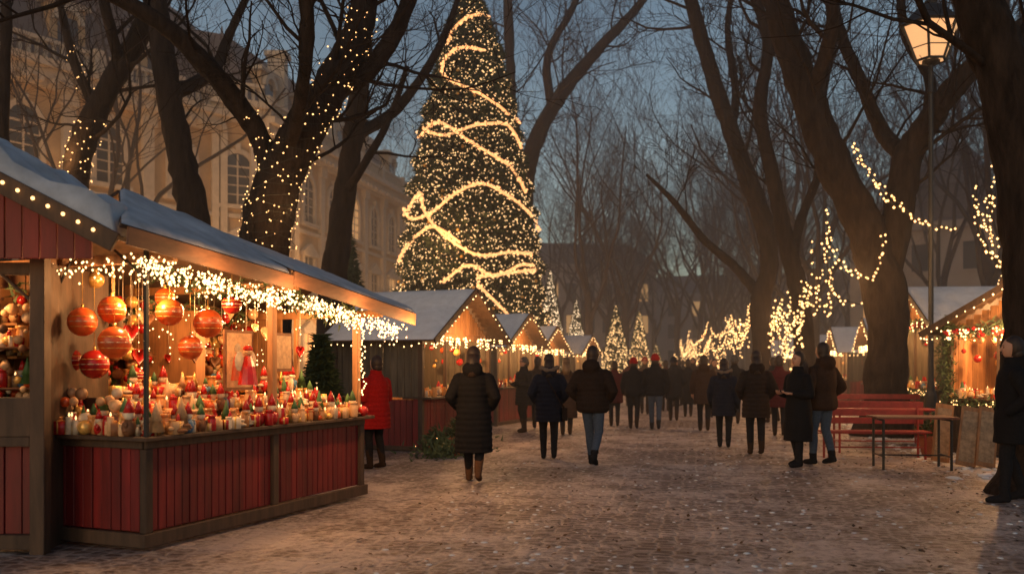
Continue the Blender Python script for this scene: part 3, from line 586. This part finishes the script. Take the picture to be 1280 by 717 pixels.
# ------------------------------------------------------------------ street lamp, and hidden fill lamps in its shape
def lamp_post(x,y,zb,zt,p,k=1):
    e=empty('street_or_fill_lamp',(x,y,0)); mb=MB()
    mb.lathe([(.2,0),(.2,.15),(.13,.3),(.12,.9),(.08,1.0),(.055,1.3),(.045,zb-.7),(.07,zb-.66),(.05,zb-.5),(.05,zb-.1),(.16*k,zb-.05),(.16*k,zb)],n=12)
    mb.lathe([(.56*k,zt),(.60*k,zt+.03),(.52*k,zt+.09),(.24*k,zt+.36*k),(.12*k,zt+.42*k),(.12*k,zt+.48*k),(.04,zt+.52*k),(.05,zt+.58*k),(.01,zt+.66*k)],n=6)
    for j in range(6):
        a=2*math.pi*j/6; mb.tube([(.27*k*math.cos(a),.27*k*math.sin(a),zb-.02),(.53*k*math.cos(a),.53*k*math.sin(a),zt+.01)],.028,5)
        b=2*math.pi*(j+1)/6; mb.tube([(.27*k*math.cos(a),.27*k*math.sin(a),zb),(.27*k*math.cos(b),.27*k*math.sin(b),zb)],.03,5); mb.tube([(.36*k*math.cos(a),.36*k*math.sin(a),zb+.23*k),(.36*k*math.cos(b),.36*k*math.sin(b),zb+.23*k)],.012,5)
    mb.obj('post_and_frame',METAL,e)
    mb=MB(); mb.lathe([(.25*k,zb),(.51*k,zt)],n=6); mb.obj('lantern_glass',emi('lantern_glass',(1,.54,.24),.8,True),e)
    if p: lamp((.35*k,-.35*k,zb-.15),p,parent=e)
lamp_post(8.72,19.15,CAMH+(455-76)/1150*19.15,CAMH+(455-34)/1150*19.15,0,1.1)
for x,y in ((-13.8,33),(-18.5,27.5),(-9.6,37),(-6.3,50)): lamp_post(x,y,3.3,3.8,1500,.7)  # unseen lamps added behind the stalls to brighten the palace wall
# ------------------------------------------------------------------ tables, benches, boards
RB=mat('bench_red',(.26,.025,.02),.5,.3,10,.2,(1,1,1))
def table(name,x,y,a,l=1.3,w_=.55,h=.76,m=DWOOD,back=False):
    e=empty(name,(x,y,0),a); mb=MB()
    for k in range(4): mb.box(-l/2,l/2,-w_/2+k*w_/4+.006,-w_/2+(k+1)*w_/4-.006,h-.03,h)
    if back:
        for k in range(3): mb.box(-l/2,l/2,w_/2+.01,w_/2+.035,h+.1+k*.13,h+.2+k*.13)
    mb.obj('slats',m,e,bevel=.004); mb=MB()
    for X in (-l/2+.1,l/2-.1):
        for s in (-1,1): mb.tube([(X,s*w_*.42,h-.04),(X,s*w_*.42,.0)],.02,6)
        mb.tube([(X,-w_*.42,.2),(X,w_*.42,.2)],.012,6); mb.tube([(X,-w_*.42,h-.05),(X,w_*.42,h-.05)],.015,6)
        if back: mb.tube([(X,w_*.42,h-.05),(X,w_/2+.03,h+.45)],.018,6)
    mb.tube([(-l/2+.1,0,.2),(l/2-.1,0,.2)],.012,6); mb.obj('legs',METAL if m is not RB else RB,e)
    return e
table('wooden_table',5.95,13.7,-.12,1.15,.65,.78,mat('table_brown',(.16,.06,.035),.5,.3,10,.2)); table('park_bench',5.9,15.0,-.1,1.7,.42,.47,RB,True); table('park_bench',6.9,18,-.15,2.2,.5,.5,RB,True); table('wooden_table',6.5,16.2,-.15,1.7,.6,.78,RB); table('park_bench',7.6,12.9,1.2,1.3,.4,.46,DWOOD)
for i,(x,y) in enumerate(((6.85,13.9),(7.1,13.8),(6.75,14.5))):
    e=empty('menu_board',(x,y,0),-.2+i*.1); mb=MB(); M=Matrix.Rotation(-.3 if i<2 else -.2,4,'X')@Matrix.Rotation(.18,4,'Y'); mb.box(-.14,.14,0,.03,.02,.95,0,M); mb.box(-.11,.11,-.006,0,.08,.88,1,M); mb.obj('board',[WOOD,mat('board_face',(.3,.2,.12),.7,.4,14)],e)
def planter(x,y,s=1,seed=0):
    r=random.Random(seed); e=empty('potted_plant',(x,y,0)); mb=MB(); mb.lathe([(.14*s,0),(.2*s,.35*s),(.22*s,.36*s),(.2*s,.4*s),(.1*s,.38*s)],n=14,mi=0)
    for k in range(500):
        a=r.random()*6.3;b=r.random(); c=V((math.cos(a)*.25*b*s,math.sin(a)*.25*b*s,.4*s+r.random()*.4*s*(1.1-b))); d=V((math.cos(a),math.sin(a),r.uniform(-.3,1)))*.1*s; q=d.cross(V((r.gauss(0,1),r.gauss(0,1),1))).normalized()*.015*s; mb.add([c-q,c+q,c+d],[(0,1,2)],1)
    mb.obj('pot_and_leaves',[mat('terracotta',(.3,.1,.05),.8),NL],e)
planter(7.0,15.4,.9,1); planter(-.95,15.6,.8,2); planter(-1.35,15.9,.6,3); planter(7.35,14.6,.8,4)
mb=MB(); rr=random.Random(4)
for k in range(1500):
    x=rr.gauss(0,.45); y=rr.gauss(0,.18); z=max(0,rr.gauss(.12,.1)); d=V((rr.gauss(0,1),rr.gauss(0,1),abs(rr.gauss(0,1)))).normalized()*.13; c=V((x,y,z)); q=d.cross(V((1,rr.random(),0))).normalized()*.02; mb.add([c-q,c+q,c+d],[(0,1,2)],0)
    if k%50==0: mb.octa(c+d,.009,1)
o=mb.obj('fir_branches',[NL,BULB]); o.location=(-1.0,15.9,0); o.rotation_euler[2]=1.2
# ------------------------------------------------------------------ buildings
WALL=mat('ochre_stucco',(.45,.30,.16),.9,.2,.9,.3,dist=.03); TRIM=mat('stone_trim',(.48,.41,.33),.85,.15,3,.3); ROOF=mat('slate_roof',(.11,.09,.09),.8,.3,2,.3); GLASS=mat('window_glass',(.02,.03,.045),.12,.2,.5,0); FAR=mat('far_stucco',(.36,.31,.28),.9,.2,.4,.1)
LITW=emi('lit_window',(1,.55,.22),.4)
def frame(P0,P1):
    a=V((P0[0],P0[1],0));b=V((P1[0],P1[1],0)); x=(b-a).normalized(); y=V((x.y,-x.x,0)); M=Matrix(((x.x,y.x,0,a.x),(x.y,y.y,0,a.y),(0,0,1,0),(0,0,0,1))); return M,(b-a).length
def arch(mb,M,cx,cz,ri,ro,y0,y1,mi,n=8):
    for k in range(n):
        a,b=math.pi*k/n,math.pi*(k+1)/n; vs=[M@V((cx+r*math.cos(t),y,cz+r*math.sin(t))) for y in (y0,y1) for t in (a,b) for r in (ri,ro)]
        mb.add(vs,[(0,1,3,2),(4,6,7,5),(1,5,7,3),(0,2,6,4),(0,4,5,1),(2,3,7,6)],mi)
wr_=random.Random(12)
def window(mb,M,cx,z,w_,h,arched):
    hw=w_/2; g=4 if wr_.random()<.16 else 2
    mb.box(cx-hw,cx+hw,-.1,.03,z,z+h,g,M)
    for s in (-1,1): mb.box(cx+s*(hw+.11)-.11,cx+s*(hw+.11)+.11,0,.17,z-.05,z+h,1,M)
    mb.box(cx-hw-.35,cx+hw+.35,0,.3,z-.25,z-.06,1,M)
    mb.box(cx-.035,cx+.035,.031,.08,z,z+h+(hw*.9 if arched else 0),1,M)
    for k in range(1,4): mb.box(cx-hw,cx+hw,.031,.07,z+h*k/4-.025,z+h*k/4+.025,1,M)
    if arched:
        vs=[M@V((cx+hw*math.cos(math.pi*t/10),.03,z+h+hw*math.sin(math.pi*t/10))) for t in range(11)]; mb.add(vs,[tuple(range(11))],g)
        arch(mb,M,cx,z+h,hw,hw+.22,.0,.17,1); mb.box(cx-.12,cx+.12,.0,.24,z+h+hw+.1,z+h+hw+.45,1,M); mb.box(cx-hw,cx+hw,.031,.09,z+h-.04,z+h+.04,1,M)
    else:
        mb.box(cx-hw-.3,cx+hw+.3,0,.28,z+h+.03,z+h+.25,1,M)
        vs=[M@V(p) for p in ((cx-hw-.3,.02,z+h+.26),(cx+hw+.3,.02,z+h+.26),(cx,.02,z+h+.75),(cx-hw-.3,.25,z+h+.26),(cx+hw+.3,.25,z+h+.26),(cx,.25,z+h+.75))]; mb.add(vs,[(0,2,1),(3,4,5),(0,1,4,3),(1,2,5,4),(2,0,3,5)],1)
def facade(mb,P0,P1,H,ncol,rows,inset=1.5,pil=True,balc=()):
    M,Ln=frame(P0,P1); sp=(Ln-2*inset)/max(1,ncol-1)
    for i in range(ncol):
        X=inset+i*sp
        for z,w_,h,ar in rows: window(mb,M,X,z,w_,h,ar)
        if pil and i<ncol-1:
            Xp=X+sp/2; mb.box(Xp-.28,Xp+.28,0,.2,4.6,H-1.0,1,M); mb.box(Xp-.38,Xp+.38,0,.3,H-1.5,H-1.001,1,M); mb.box(Xp-.38,Xp+.38,0,.3,4.5,4.9,1,M)
    for z,t,o in ((4.1,.35,.3),(8.6,.2,.18),(H-1.0,.3,.35),(H-.7,.4,.55),(H-.3,.3,.85)): mb.box(-.3,Ln+.3,-.01,o,z,z+t-.002,1,M)
    k=0
    while k*.6<Ln: mb.box(k*.6,k*.6+.25,.351,.75,H-.92,H-.71,1,M); k+=1
    mb.box(0,Ln,.2,.5,H+.75,H+.9,1,M); k=0
    while k*.35<Ln:
        mb.box(k*.35,k*.35+.14,.28,.42,H,H+.75,1,M); k+=1
    for X in range(0,int(Ln),4): mb.box(X-.25,X+.25,.15,.55,H,H+1.05,1,M)
    for X,z in balc:
        mb.box(X-1.4,X+1.4,0,1.1,z-.25,z,1,M); mb.box(X-1.4,X+1.4,1.0,1.08,z+.95,z+1.02,3,M)
        for j in range(20): mb.box(X-1.38+j*.145,X-1.35+j*.145,1.02,1.05,z,z+.95,3,M)
        for s in (-1,1):
            mb.box(X+s*1.37-.02,X+s*1.37+.02,0,1.05,z+.95,z+1.0,3,M)
            for j in range(7): mb.box(X+s*1.37-.015,X+s*1.37+.015,j*.15,j*.15+.03,z,z+.95,3,M)
            mb.box(X+s*.9-.15,X+s*.9+.15,0,.8,z-.7,z-.25,1,M)
e=empty('palace_building',(-15,45,0)); mb=MB()
def prism(mb,poly,z0,z1,mi,inset_top=None):
    n=len(poly); top=inset_top or poly; mb.add([V((x,y,z0)) for x,y in poly]+[V((x,y,z1)) for x,y in top],[tuple(range(n-1,-1,-1)),tuple(range(n,2*n))]+[(i,(i+1)%n,n+(i+1)%n,n+i) for i in range(n)],mi)
A0,A1,B0,B1=(-26.2,25.2),(-14.3,44.0),(-12.3,45.2),(-7.3,68.7)
H=13.6
poly=[A0,A1,B0,B1,(-20,73),(-42,36)]
prism(mb,poly,0,H,0)
cc=V((-22,50,0)); ins=[(x+(cc.x-x)*.22,y+(cc.y-y)*.22) for x,y in poly]
prism(mb,[(x+(cc.x-x)*.03,y+(cc.y-y)*.03) for x,y in poly],H+.01,H+4.5,3,ins)
rowsA=[(1.2,1.3,2.0,False),(5.2,1.3,2.2,False),(9.3,1.3,1.8,True)]
facade(mb,A0,A1,H,6,rowsA,1.8,True)
facade(mb,A1,B0,H+.6,1,rowsA,1.15,False)
facade(mb,B0,B1,H,7,rowsA,1.9,True,balc=[(5.2,5.0),(15,5.0)])
for P0,P1,n in ((A0,A1,5),(B0,B1,5)):
    M,Ln=frame(P0,P1)
    for i in range(n):
        X=2.5+i*(Ln-5)/(n-1); mb.box(X-.8,X+.8,-2.5,-.9,H+.8,H+3,0,M); mb.box(X-.45,X+.45,-.899,-.87,H+1.1,H+2.5,2,M); arch(mb,M,X,H+2.3,.45,.7,-.9,-.7,1); mb.box(X-1,X+1,-2.6,-.75,H+3,H+3.2,1,M)
M,Ln=frame(A1,B0)
for X in (.05,.45,Ln-.45,Ln-.05): mb.box(X-.16,X+.16,0,.32,4.5,H-.9,1,M)
def turret(c,r,z,s):
    mb.lathe([(r,0),(r,s*2.2),(r*1.25,s*2.3),(r*1.25,s*2.5),(r*1.05,s*2.6),(r*.95,s*3.4),(r*.6,s*4.2),(r*.3,s*4.6),(r*.3,s*5.2),(r*.4,s*5.3),(r*.12,s*6),(.03,s*7)],(c[0],c[1],z),10,3)
    for j in range(5):
        a=j*1.2566; mb.box(-.18*s,.18*s,r*.98,r*1.04,s*.5,s*1.7,2,Matrix.Translation((c[0],c[1],z))@Matrix.Rotation(a+.3,4,'Z'))
turret((-14.6,46.3),.95,H+.6,.62); turret((-22.5,37),.9,H+.6,.62); turret((-19.2,50),2.1,H+3,.95)
for c in ((-12.6,49.5),(-11.2,56),(-24,42),(-18,44)): mb.box(c[0]-.45,c[0]+.45,c[1]-.4,c[1]+.4,H+1,H+4.4,1); mb.box(c[0]-.6,c[0]+.6,c[1]-.55,c[1]+.55,H+4.4,H+4.65,1)
mb.obj('walls_windows_roof',[WALL,TRIM,GLASS,ROOF,LITW],e,loc=None).location=(15,-45,0)
def farb(name,P0,P1,dep,H,ncol,rows,dome=None):
    mb=MB(); M,Ln=frame(P0,P1); mb.box(0,Ln,-dep,0,0,H,0,M); q=random.Random(int(H*3+ncol))
    for i in range(ncol):
        X=1.5+i*(Ln-3)/(ncol-1)
        for z in rows: mb.box(X-.55,X+.55,.0,.03,z,z+1.9,3 if q.random()<.12 else 1,M); mb.box(X-.75,X+.75,0,.15,z-.2,z-.01,0,M); mb.box(X-.75,X+.75,0,.15,z+1.91,z+2.1,0,M)
    mb.box(-.4,Ln+.4,0,.5,H-.5,H-.01,0,M)
    vs=[M@V(p) for p in ((-.3,.3,H),(Ln+.3,.3,H),(Ln+.3,-dep,H),(-.3,-dep,H),(2.5,-2.5,H+2.6),(Ln-2.5,-2.5,H+2.6),(Ln-2.5,-dep+2.5,H+2.6),(2.5,-dep+2.5,H+2.6))]
    mb.add(vs,[(0,1,5,4),(1,2,6,5),(2,3,7,6),(3,0,4,7),(4,5,6,7)],2)
    if dome:
        x,y,r,z=dome; mb.lathe([(r,-3),(r,0),(r*1.12,.1),(r*1.12,.5),(r,.6),(r*.97,1.2),(r*.8,2.2),(r*.5,3.0),(r*.22,3.4),(r*.22,4.2),(r*.3,4.3),(.05,5.3)],(x,y,z),16,2)
    e=empty(name,(P0[0],P0[1],0)); o=mb.obj('walls_and_roof',[FAR,GLASS,ROOF,LITW],e); o.location=(-P0[0],-P0[1],0)
farb('townhouse',(25,68),(46,52),12,11.5,8,(1.5,4.8,8.1),(31.5,66,2.4,14.0))
farb('townhouse',(1,100),(16,102),10,12.5,7,(1.5,5,8.5),None)
farb('townhouse',(17,125),(60,112),12,11,14,(1.5,5,8.0),None)
farb('townhouse',(-20,105),(0,110),12,13,7,(1.5,5,8.5),None)
# ------------------------------------------------------------------ people
def cloth(name,c): return mat('cloth_'+name,c,.9,.25,40,.25,dist=.004,spec=.12)
CL={'black':(.010,.010,.012),'navy':(.012,.014,.024),'brown':(.036,.021,.015),'dkbrown':(.020,.014,.012),'red':(.26,.010,.010),'tan':(.07,.045,.03),'jeans':(.05,.07,.11),'dark':(.013,.013,.016),'grey':(.07,.07,.075),'boot':(.03,.018,.012),'fur':(.13,.10,.08),'maroon':(.06,.010,.012),'boottan':(.09,.045,.025)}
HAIR=mat('hair',(.022,.012,.008),.6,.4,30,.5,(1,1,.15)); HAIRB=mat('hair_light',(.10,.06,.03),.5,.4,30,.5,(1,1,.15))
EYE=mat('eye_dark',(.01,.01,.01),.2); LIP=mat('lips',(.3,.08,.07),.5)
def person(u,fv,head=-.2,H=1.72,coat='black',pants='dark',shoe='boot',ln='mid',stride=.18,arms='hang',top='hair',hat='red',quilt=True,hood=None,bag=False,male=False,Y=None,lean=0):
    Y=Y or CAMH*1150/(fv-455); x=(u-640)/1150*Y; near=Y<22; vx=.014 if Y<16 else .018 if near else .03
    e=empty('pedestrian',(x,Y,.004),head,H/1.75)
    def rem(o,v=vx):
        m=o.modifiers.new('r','REMESH'); m.mode='VOXEL'; m.voxel_size=v; m.use_smooth_shade=True; s=o.modifiers.new('s','SMOOTH'); s.factor=.5; s.iterations=2
    s=stride
    legs=[((-.085,0,.93),(-.092,s*.45+.05,.5),(-.085,s,.10),0),((.085,0,.93),(.092,-s*.25+.05,.51),(.085,-s,.10+s*.35),-s*1.6)]
    mb=MB()
    for a,k,f,p in legs:
        a,k,f=V(a),V(k),V(f); mb.tube([a+V((0,0,.04)),a,a.lerp(k,.5),k,k.lerp(f,.35)+V((0,-.012,0)),f+V((0,0,.04))],[.09,.102,.088,.068,.064,.052],12)
    mb.ball((0,0,.93),(.165,.12,.12)); rem(mb.obj('trousers',cloth(pants,CL[pants]),e,smooth=True))
    mb=MB()
    for a,k,f,p in legs:
        f=V(f);k=V(k); M=Matrix.Rotation(p,3,'X'); mb.tube([f.lerp(k,.55 if shoe!='dark' else .2),f+V((0,0,.05)),f+V((0,-.005,-.02))],[.066,.055,.052],12)
        mb.tube([f+M@V((0,-.06,-.055)),f+M@V((0,0,-.05)),f+M@V((0,.08,-.06)),f+M@V((0,.15,-.068)),f+M@V((0,.19,-.072))],[.036,.046,.044,.038,.02],12)
    rem(mb.obj('boots',cloth(shoe,CL[shoe]),e,smooth=True),min(vx,.016))
    sw=1.1 if male else 1.0
    prof={'long':[(.40,.245,.20),(.6,.24,.20),(.8,.235,.185)],'mid':[(.64,.235,.19),(.8,.23,.185)],'short':[(.80,.185,.155),(.84,.22,.18)]}[ln]+[(.95,.222,.18),(1.08,.20,.165),(1.22,.21,.17),(1.33,.215,.16),(1.40,.185,.135),(1.46,.12,.11),(1.50,.09,.095),(1.57,.09,.095)]
    rings=[];z=prof[0][0]
    while z<prof[-1][0]:
        for (za,ra,qa),(zb_,rb,qb) in zip(prof,prof[1:]):
            if za<=z<=zb_:
                t=(z-za)/(zb_-za); t=t*t*(3-2*t)*.6+t*.4; q=(.014*abs(math.sin(math.pi*z/.075))-.004) if (quilt and z<1.42) else .004*math.sin(z*23)
                rings.append((z,(ra+(rb-ra)*t)*sw+q,qa+(qb-qa)*t+q)); break
        z+=.0125
    n=24; vs=[];fs=[]
    for z,rx,ry in rings:
        for j in range(n):
            a=2*math.pi*j/n; wv=1+(.03*math.sin(a*5+x)+.02*math.sin(a*9+2*x))*max(0,(1-z))*1.5+.012*math.sin(a*7+z*9+x)
            vs.append(V((rx*math.cos(a)*wv, ry*math.sin(a)*wv + lean*(z-.9)*.2,z)))
    m_=len(rings)
    for i in range(m_-1):
        for j in range(n): fs.append((i*n+j,i*n+(j+1)%n,(i+1)*n+(j+1)%n,(i+1)*n+j))
    fs.append(tuple(range(n-1,-1,-1))); fs.append(tuple(range((m_-1)*n,m_*n)))
    mb=MB(); mb.add(vs,fs); hands=[]
    for sd in (-1,1):
        sh=V((sd*.185*sw,0,1.375)); fw=-sd*s*.5
        if arms=='pocket': el=V((sd*.30*sw,-.08,1.13)); wr=V((sd*.215,.11,.97))
        elif arms=='hold': el=V((sd*.27,.0,1.12)); wr=V((sd*.13,.24,1.14))
        else: el=V((sd*.27*sw,-.02+fw*.6,1.11)); wr=V((sd*.265*sw,.05+fw*1.6,.86+abs(fw)*.3))
        P_=[];R=[]; base=[(sh,.084),(sh.lerp(el,.5),.078),(el,.069),(el.lerp(wr,.5),.064),(wr,.052)]
        for (a,ra),(b,rb) in zip(base,base[1:]):
            for k in range(7): t=k/7; P_.append(a.lerp(b,t)); R.append(ra+(rb-ra)*t+((.008*abs(math.sin((len(P_))*math.pi/3.4))) if quilt else .003*math.sin(len(P_)*2)))
        P_.append(wr);R.append(.047); mb.tube(P_,R,12); mb.ball(sh+V((0,0,-.01)),.084); hands.append((wr,(wr-el).normalized(),sd))
    if hood=='down': mb.ball((0,-.11,1.49),(.14,.08,.11))
    rem(mb.obj('coat',cloth(coat,CL[coat]),e,smooth=True))
    if hood=='down' and coat in ('navy','dark'):
        mb=MB(); mb.tube([(math.cos(a)*.14,-.05+math.sin(a)*.11,1.52+.03*math.cos(a*2)-.02*math.sin(a)) for a in [math.pi*(1.0+k/12) for k in range(13)]],[.032+.006*((k*7)%3) for k in range(13)],8,rough=.3); mb.obj('fur_trim',cloth('fur',CL['fur']),e,smooth=True)
    if near:
        mb=MB()
        for wr,d,sd in hands:
            if arms=='pocket': continue
            side=V((0,1,0)) if abs(d.y)<.7 else V((-sd,0,0)); side=(side-d*side.dot(d)).normalized(); pn=d.cross(side).normalized()
            if pn.x*sd>0: pn=-pn
            mb.tube([wr-d*.02,wr+d*.02,wr+d*.06,wr+d*.095],[.026,.034,.038,.034],10,flat=.55)
            for k,lf_ in enumerate((.062,.075,.07,.055)):
                b=wr+d*.09+side*(.027-.018*k); mb.tube([b,b+d*lf_*.45+pn*.006,b+d*lf_*.8+pn*.022,b+d*lf_*.95+pn*.04],[.0095,.009,.008,.006],6)
            b=wr+d*.03+side*.03; mb.tube([b,b+d*.03+side*.022+pn*.01,b+d*.06+side*.026+pn*.02],[.012,.011,.008],6)
        if mb.v: mb.obj('hands',SKIN if int(u)%2==0 else cloth('black',CL['black']),e,smooth=True)
    mb=MB(); hz=1.655
    def hf(p):
        k=max(0,-p.z/.12); return V((p.x*(1-.28*k),p.y*(1-.12*k)+ (.012*k if p.y>0 else 0),p.z))
    mb.ball((0,.012,hz),(.078,.097,.118),18,14,0,None,hf); mb.tube([(0,-.01,1.48),(0,0,1.58)],[.056,.052],10)
    mb.tube([(0,.10,hz+.02),(0,.118,hz-.012),(0,.108,hz-.026)],[.008,.015,.012],8)
    for sd in (-1,1):
        mb.ball((sd*.078,.0,hz-.005),(.01,.02,.03),8,6,0); mb.ball((sd*.03,.094,hz+.012),(.014,.008,.008),8,6,1); mb.tube([(sd*.016,.106,hz+.032),(sd*.045,.095,hz+.033)],.004,5,3)
    mb.ball((0,.102,hz-.052),(.024,.008,.007),8,6,2)
    mb.obj('head',[SKIN,EYE,LIP,HAIR],e,smooth=True)
    hmt=HAIRB if top=='blond' else HAIR
    mb=MB()
    if top in ('hair','blond','long','bun'):
        # fringe / sides frame the face, the back of the head is covered down to the nape
        def cf(p): return V((p.x,p.y,p.z)) if p.y<.04 or p.z>.05 else V((p.x*.98,.035,p.z))
        mb.ball((0,-.014,hz+.018),(.094,.106,.126),20,14,0,None,cf); mb.ball((0,-.04,hz-.05),(.084,.075,.085),14,10)
        if top in('long','blond'): mb.tube([(0,-.05,hz+.02),(0,-.07,hz-.08),(0,-.095,hz-.17),(0,-.13,hz-.27)],[.085,.092,.09,.06],14,rough=.15)
        if top=='bun': mb.ball((0,-.07,hz+.13),.045)
        mb.obj('hair',hmt,e,smooth=True)
    elif top=='beanie':
        mb.ball((0,-.012,hz+.03),(.096,.107,.112),20,12,0,None,lambda p: V((p.x,p.y,max(p.z,-.045)))); mb.tube([(math.cos(k*.3142)*.092,-.012+math.sin(k*.3142)*.103,hz-.0+(.02 if math.sin(k*.3142)>0 else -.01)) for k in range(21)],.02,8)
        mb.obj('knit_hat',cloth(hat,CL[hat]),e,smooth=True)
        mb=MB(); mb.ball((0,-.035,hz-.045),(.088,.086,.085),14,9); mb.obj('hair',HAIR,e,smooth=True)
    if bag:
        mb=MB(); mb.tube([(-.18,.08,1.40),(-.10,-.04,1.47),(-.03,-.16,1.36),(.06,-.185,1.2),(.16,-.185,1.02),(.255,-.06,.88)],.014,6); mb.box(.22,.31,-.12,.16,.66,.88); mb.obj('shoulder_bag',cloth('dkbrown',CL['dkbrown']),e,bevel=.012)
    return e
P=person
P(592,603,-.1,1.74,'black','dark','boottan','long',.17,'pocket','long',hood='down')
P(686,574,.0,1.68,'navy','dark','dark','mid',.07,'pocket','long',hood='down',bag=True)
P(741,583,-.35,1.78,'dkbrown','jeans','dark','short',.24,'pocket','hair','black',hood='down',male=True)
P(708,544,-.1,1.66,'brown','dark','boot','long',.05,'pocket','blond')
P(768,533,-.1,1.60,'maroon','dark','boot','mid',.12,'hang','hair')
P(792,536,-.2,1.68,'black','dark','boot','short',.14,'hang','beanie','red')
P(819,537,-.2,1.76,'black','jeans','dark','short',.16,'hang','beanie','red',male=True)
P(842,526,-.2,1.72,'dark','dark','boot','mid',.12,'pocket','beanie','navy',male=True)
P(860,521,-.2,1.66,'black','dark','boot','long',.1,'pocket','hair')
P(806,517,3.0,1.74,'tan','dark','boot','mid',.1,'hang','beanie','red')
P(832,514,-.2,1.64,'maroon','dark','boot','mid',.1,'hang','hair')
P(880,539,-.2,1.72,'brown','dark','boot','mid',.14,'hang','hair',hood='down')
P(905,560,-.25,1.62,'navy','dark','dark','mid',.16,'hang','long',hood='down')
P(945,568,-.1,1.74,'dkbrown','dark','boot','mid',.05,'pocket','long',hood='down')
P(998,583,2.0,1.70,'black','dark','dark','long',.06,'hold','long',quilt=False)
P(1028,581,.5,1.84,'brown','jeans','dark','short',.10,'pocket','hair','black',male=True,quilt=False,hood='down')
P(974,545,-.2,1.7,'maroon','dark','boot','mid',.1,'hang','hair'); P(966,528,.4,1.7,'black','jeans','boot','mid',.1,'hang','hair')
P(918,530,-.2,1.74,'black','dark','boot','mid',.1,'pocket','beanie','grey'); P(893,522,3.1,1.66,'tan','dark','boot','mid',.1,'hang','hair')
P(1266,628,1.3,1.82,'black','dark','dark','mid',.10,'pocket','hair','black',male=True,quilt=False,hood='down')
P(470,577,.9,1.64,'red','dark','boot','mid',.05,'hold','hair',Y=13.6,male=True)
P(655,540,2.2,1.68,'dark','dark','boot','mid',.05,'hold','beanie','grey'); P(672,535,-.1,1.7,'brown','dark','boot','mid',.1,'hang','hair')
for i,(u,fv,hh) in enumerate(((848,508,1.7),(866,505,1.78),(876,509,1.62),(824,507,1.55),(889,503,1.74),(787,508,1.68),(854,498,1.7),(868,497,1.74))):
    P(u,fv,random.Random(i).choice([-.2,2.9,-.1,1.2]),hh,['black','brown','dark','dkbrown','navy','maroon'][i%6],'dark','boot',['mid','short','long'][i%3],.14,'hang',['hair','beanie'][i%2],['red','grey','navy'][i%3],quilt=False)
# point lamps standing in for light of the garlands and lit trees
for u,v,y,p in ((1080,345,18.4,60),(1020,370,20.4,70),(1235,310,14.6,35),(972,400,27,100),(925,410,37,120),(880,425,50,120),(362,262,15,26),(70,190,19.4,34),(650,420,31.5,120),(560,300,30.5,120),(1160,290,18,40),(800,440,52,110),(700,430,46,100)):
    lamp(S(u,v,y),p,name='string_glow')
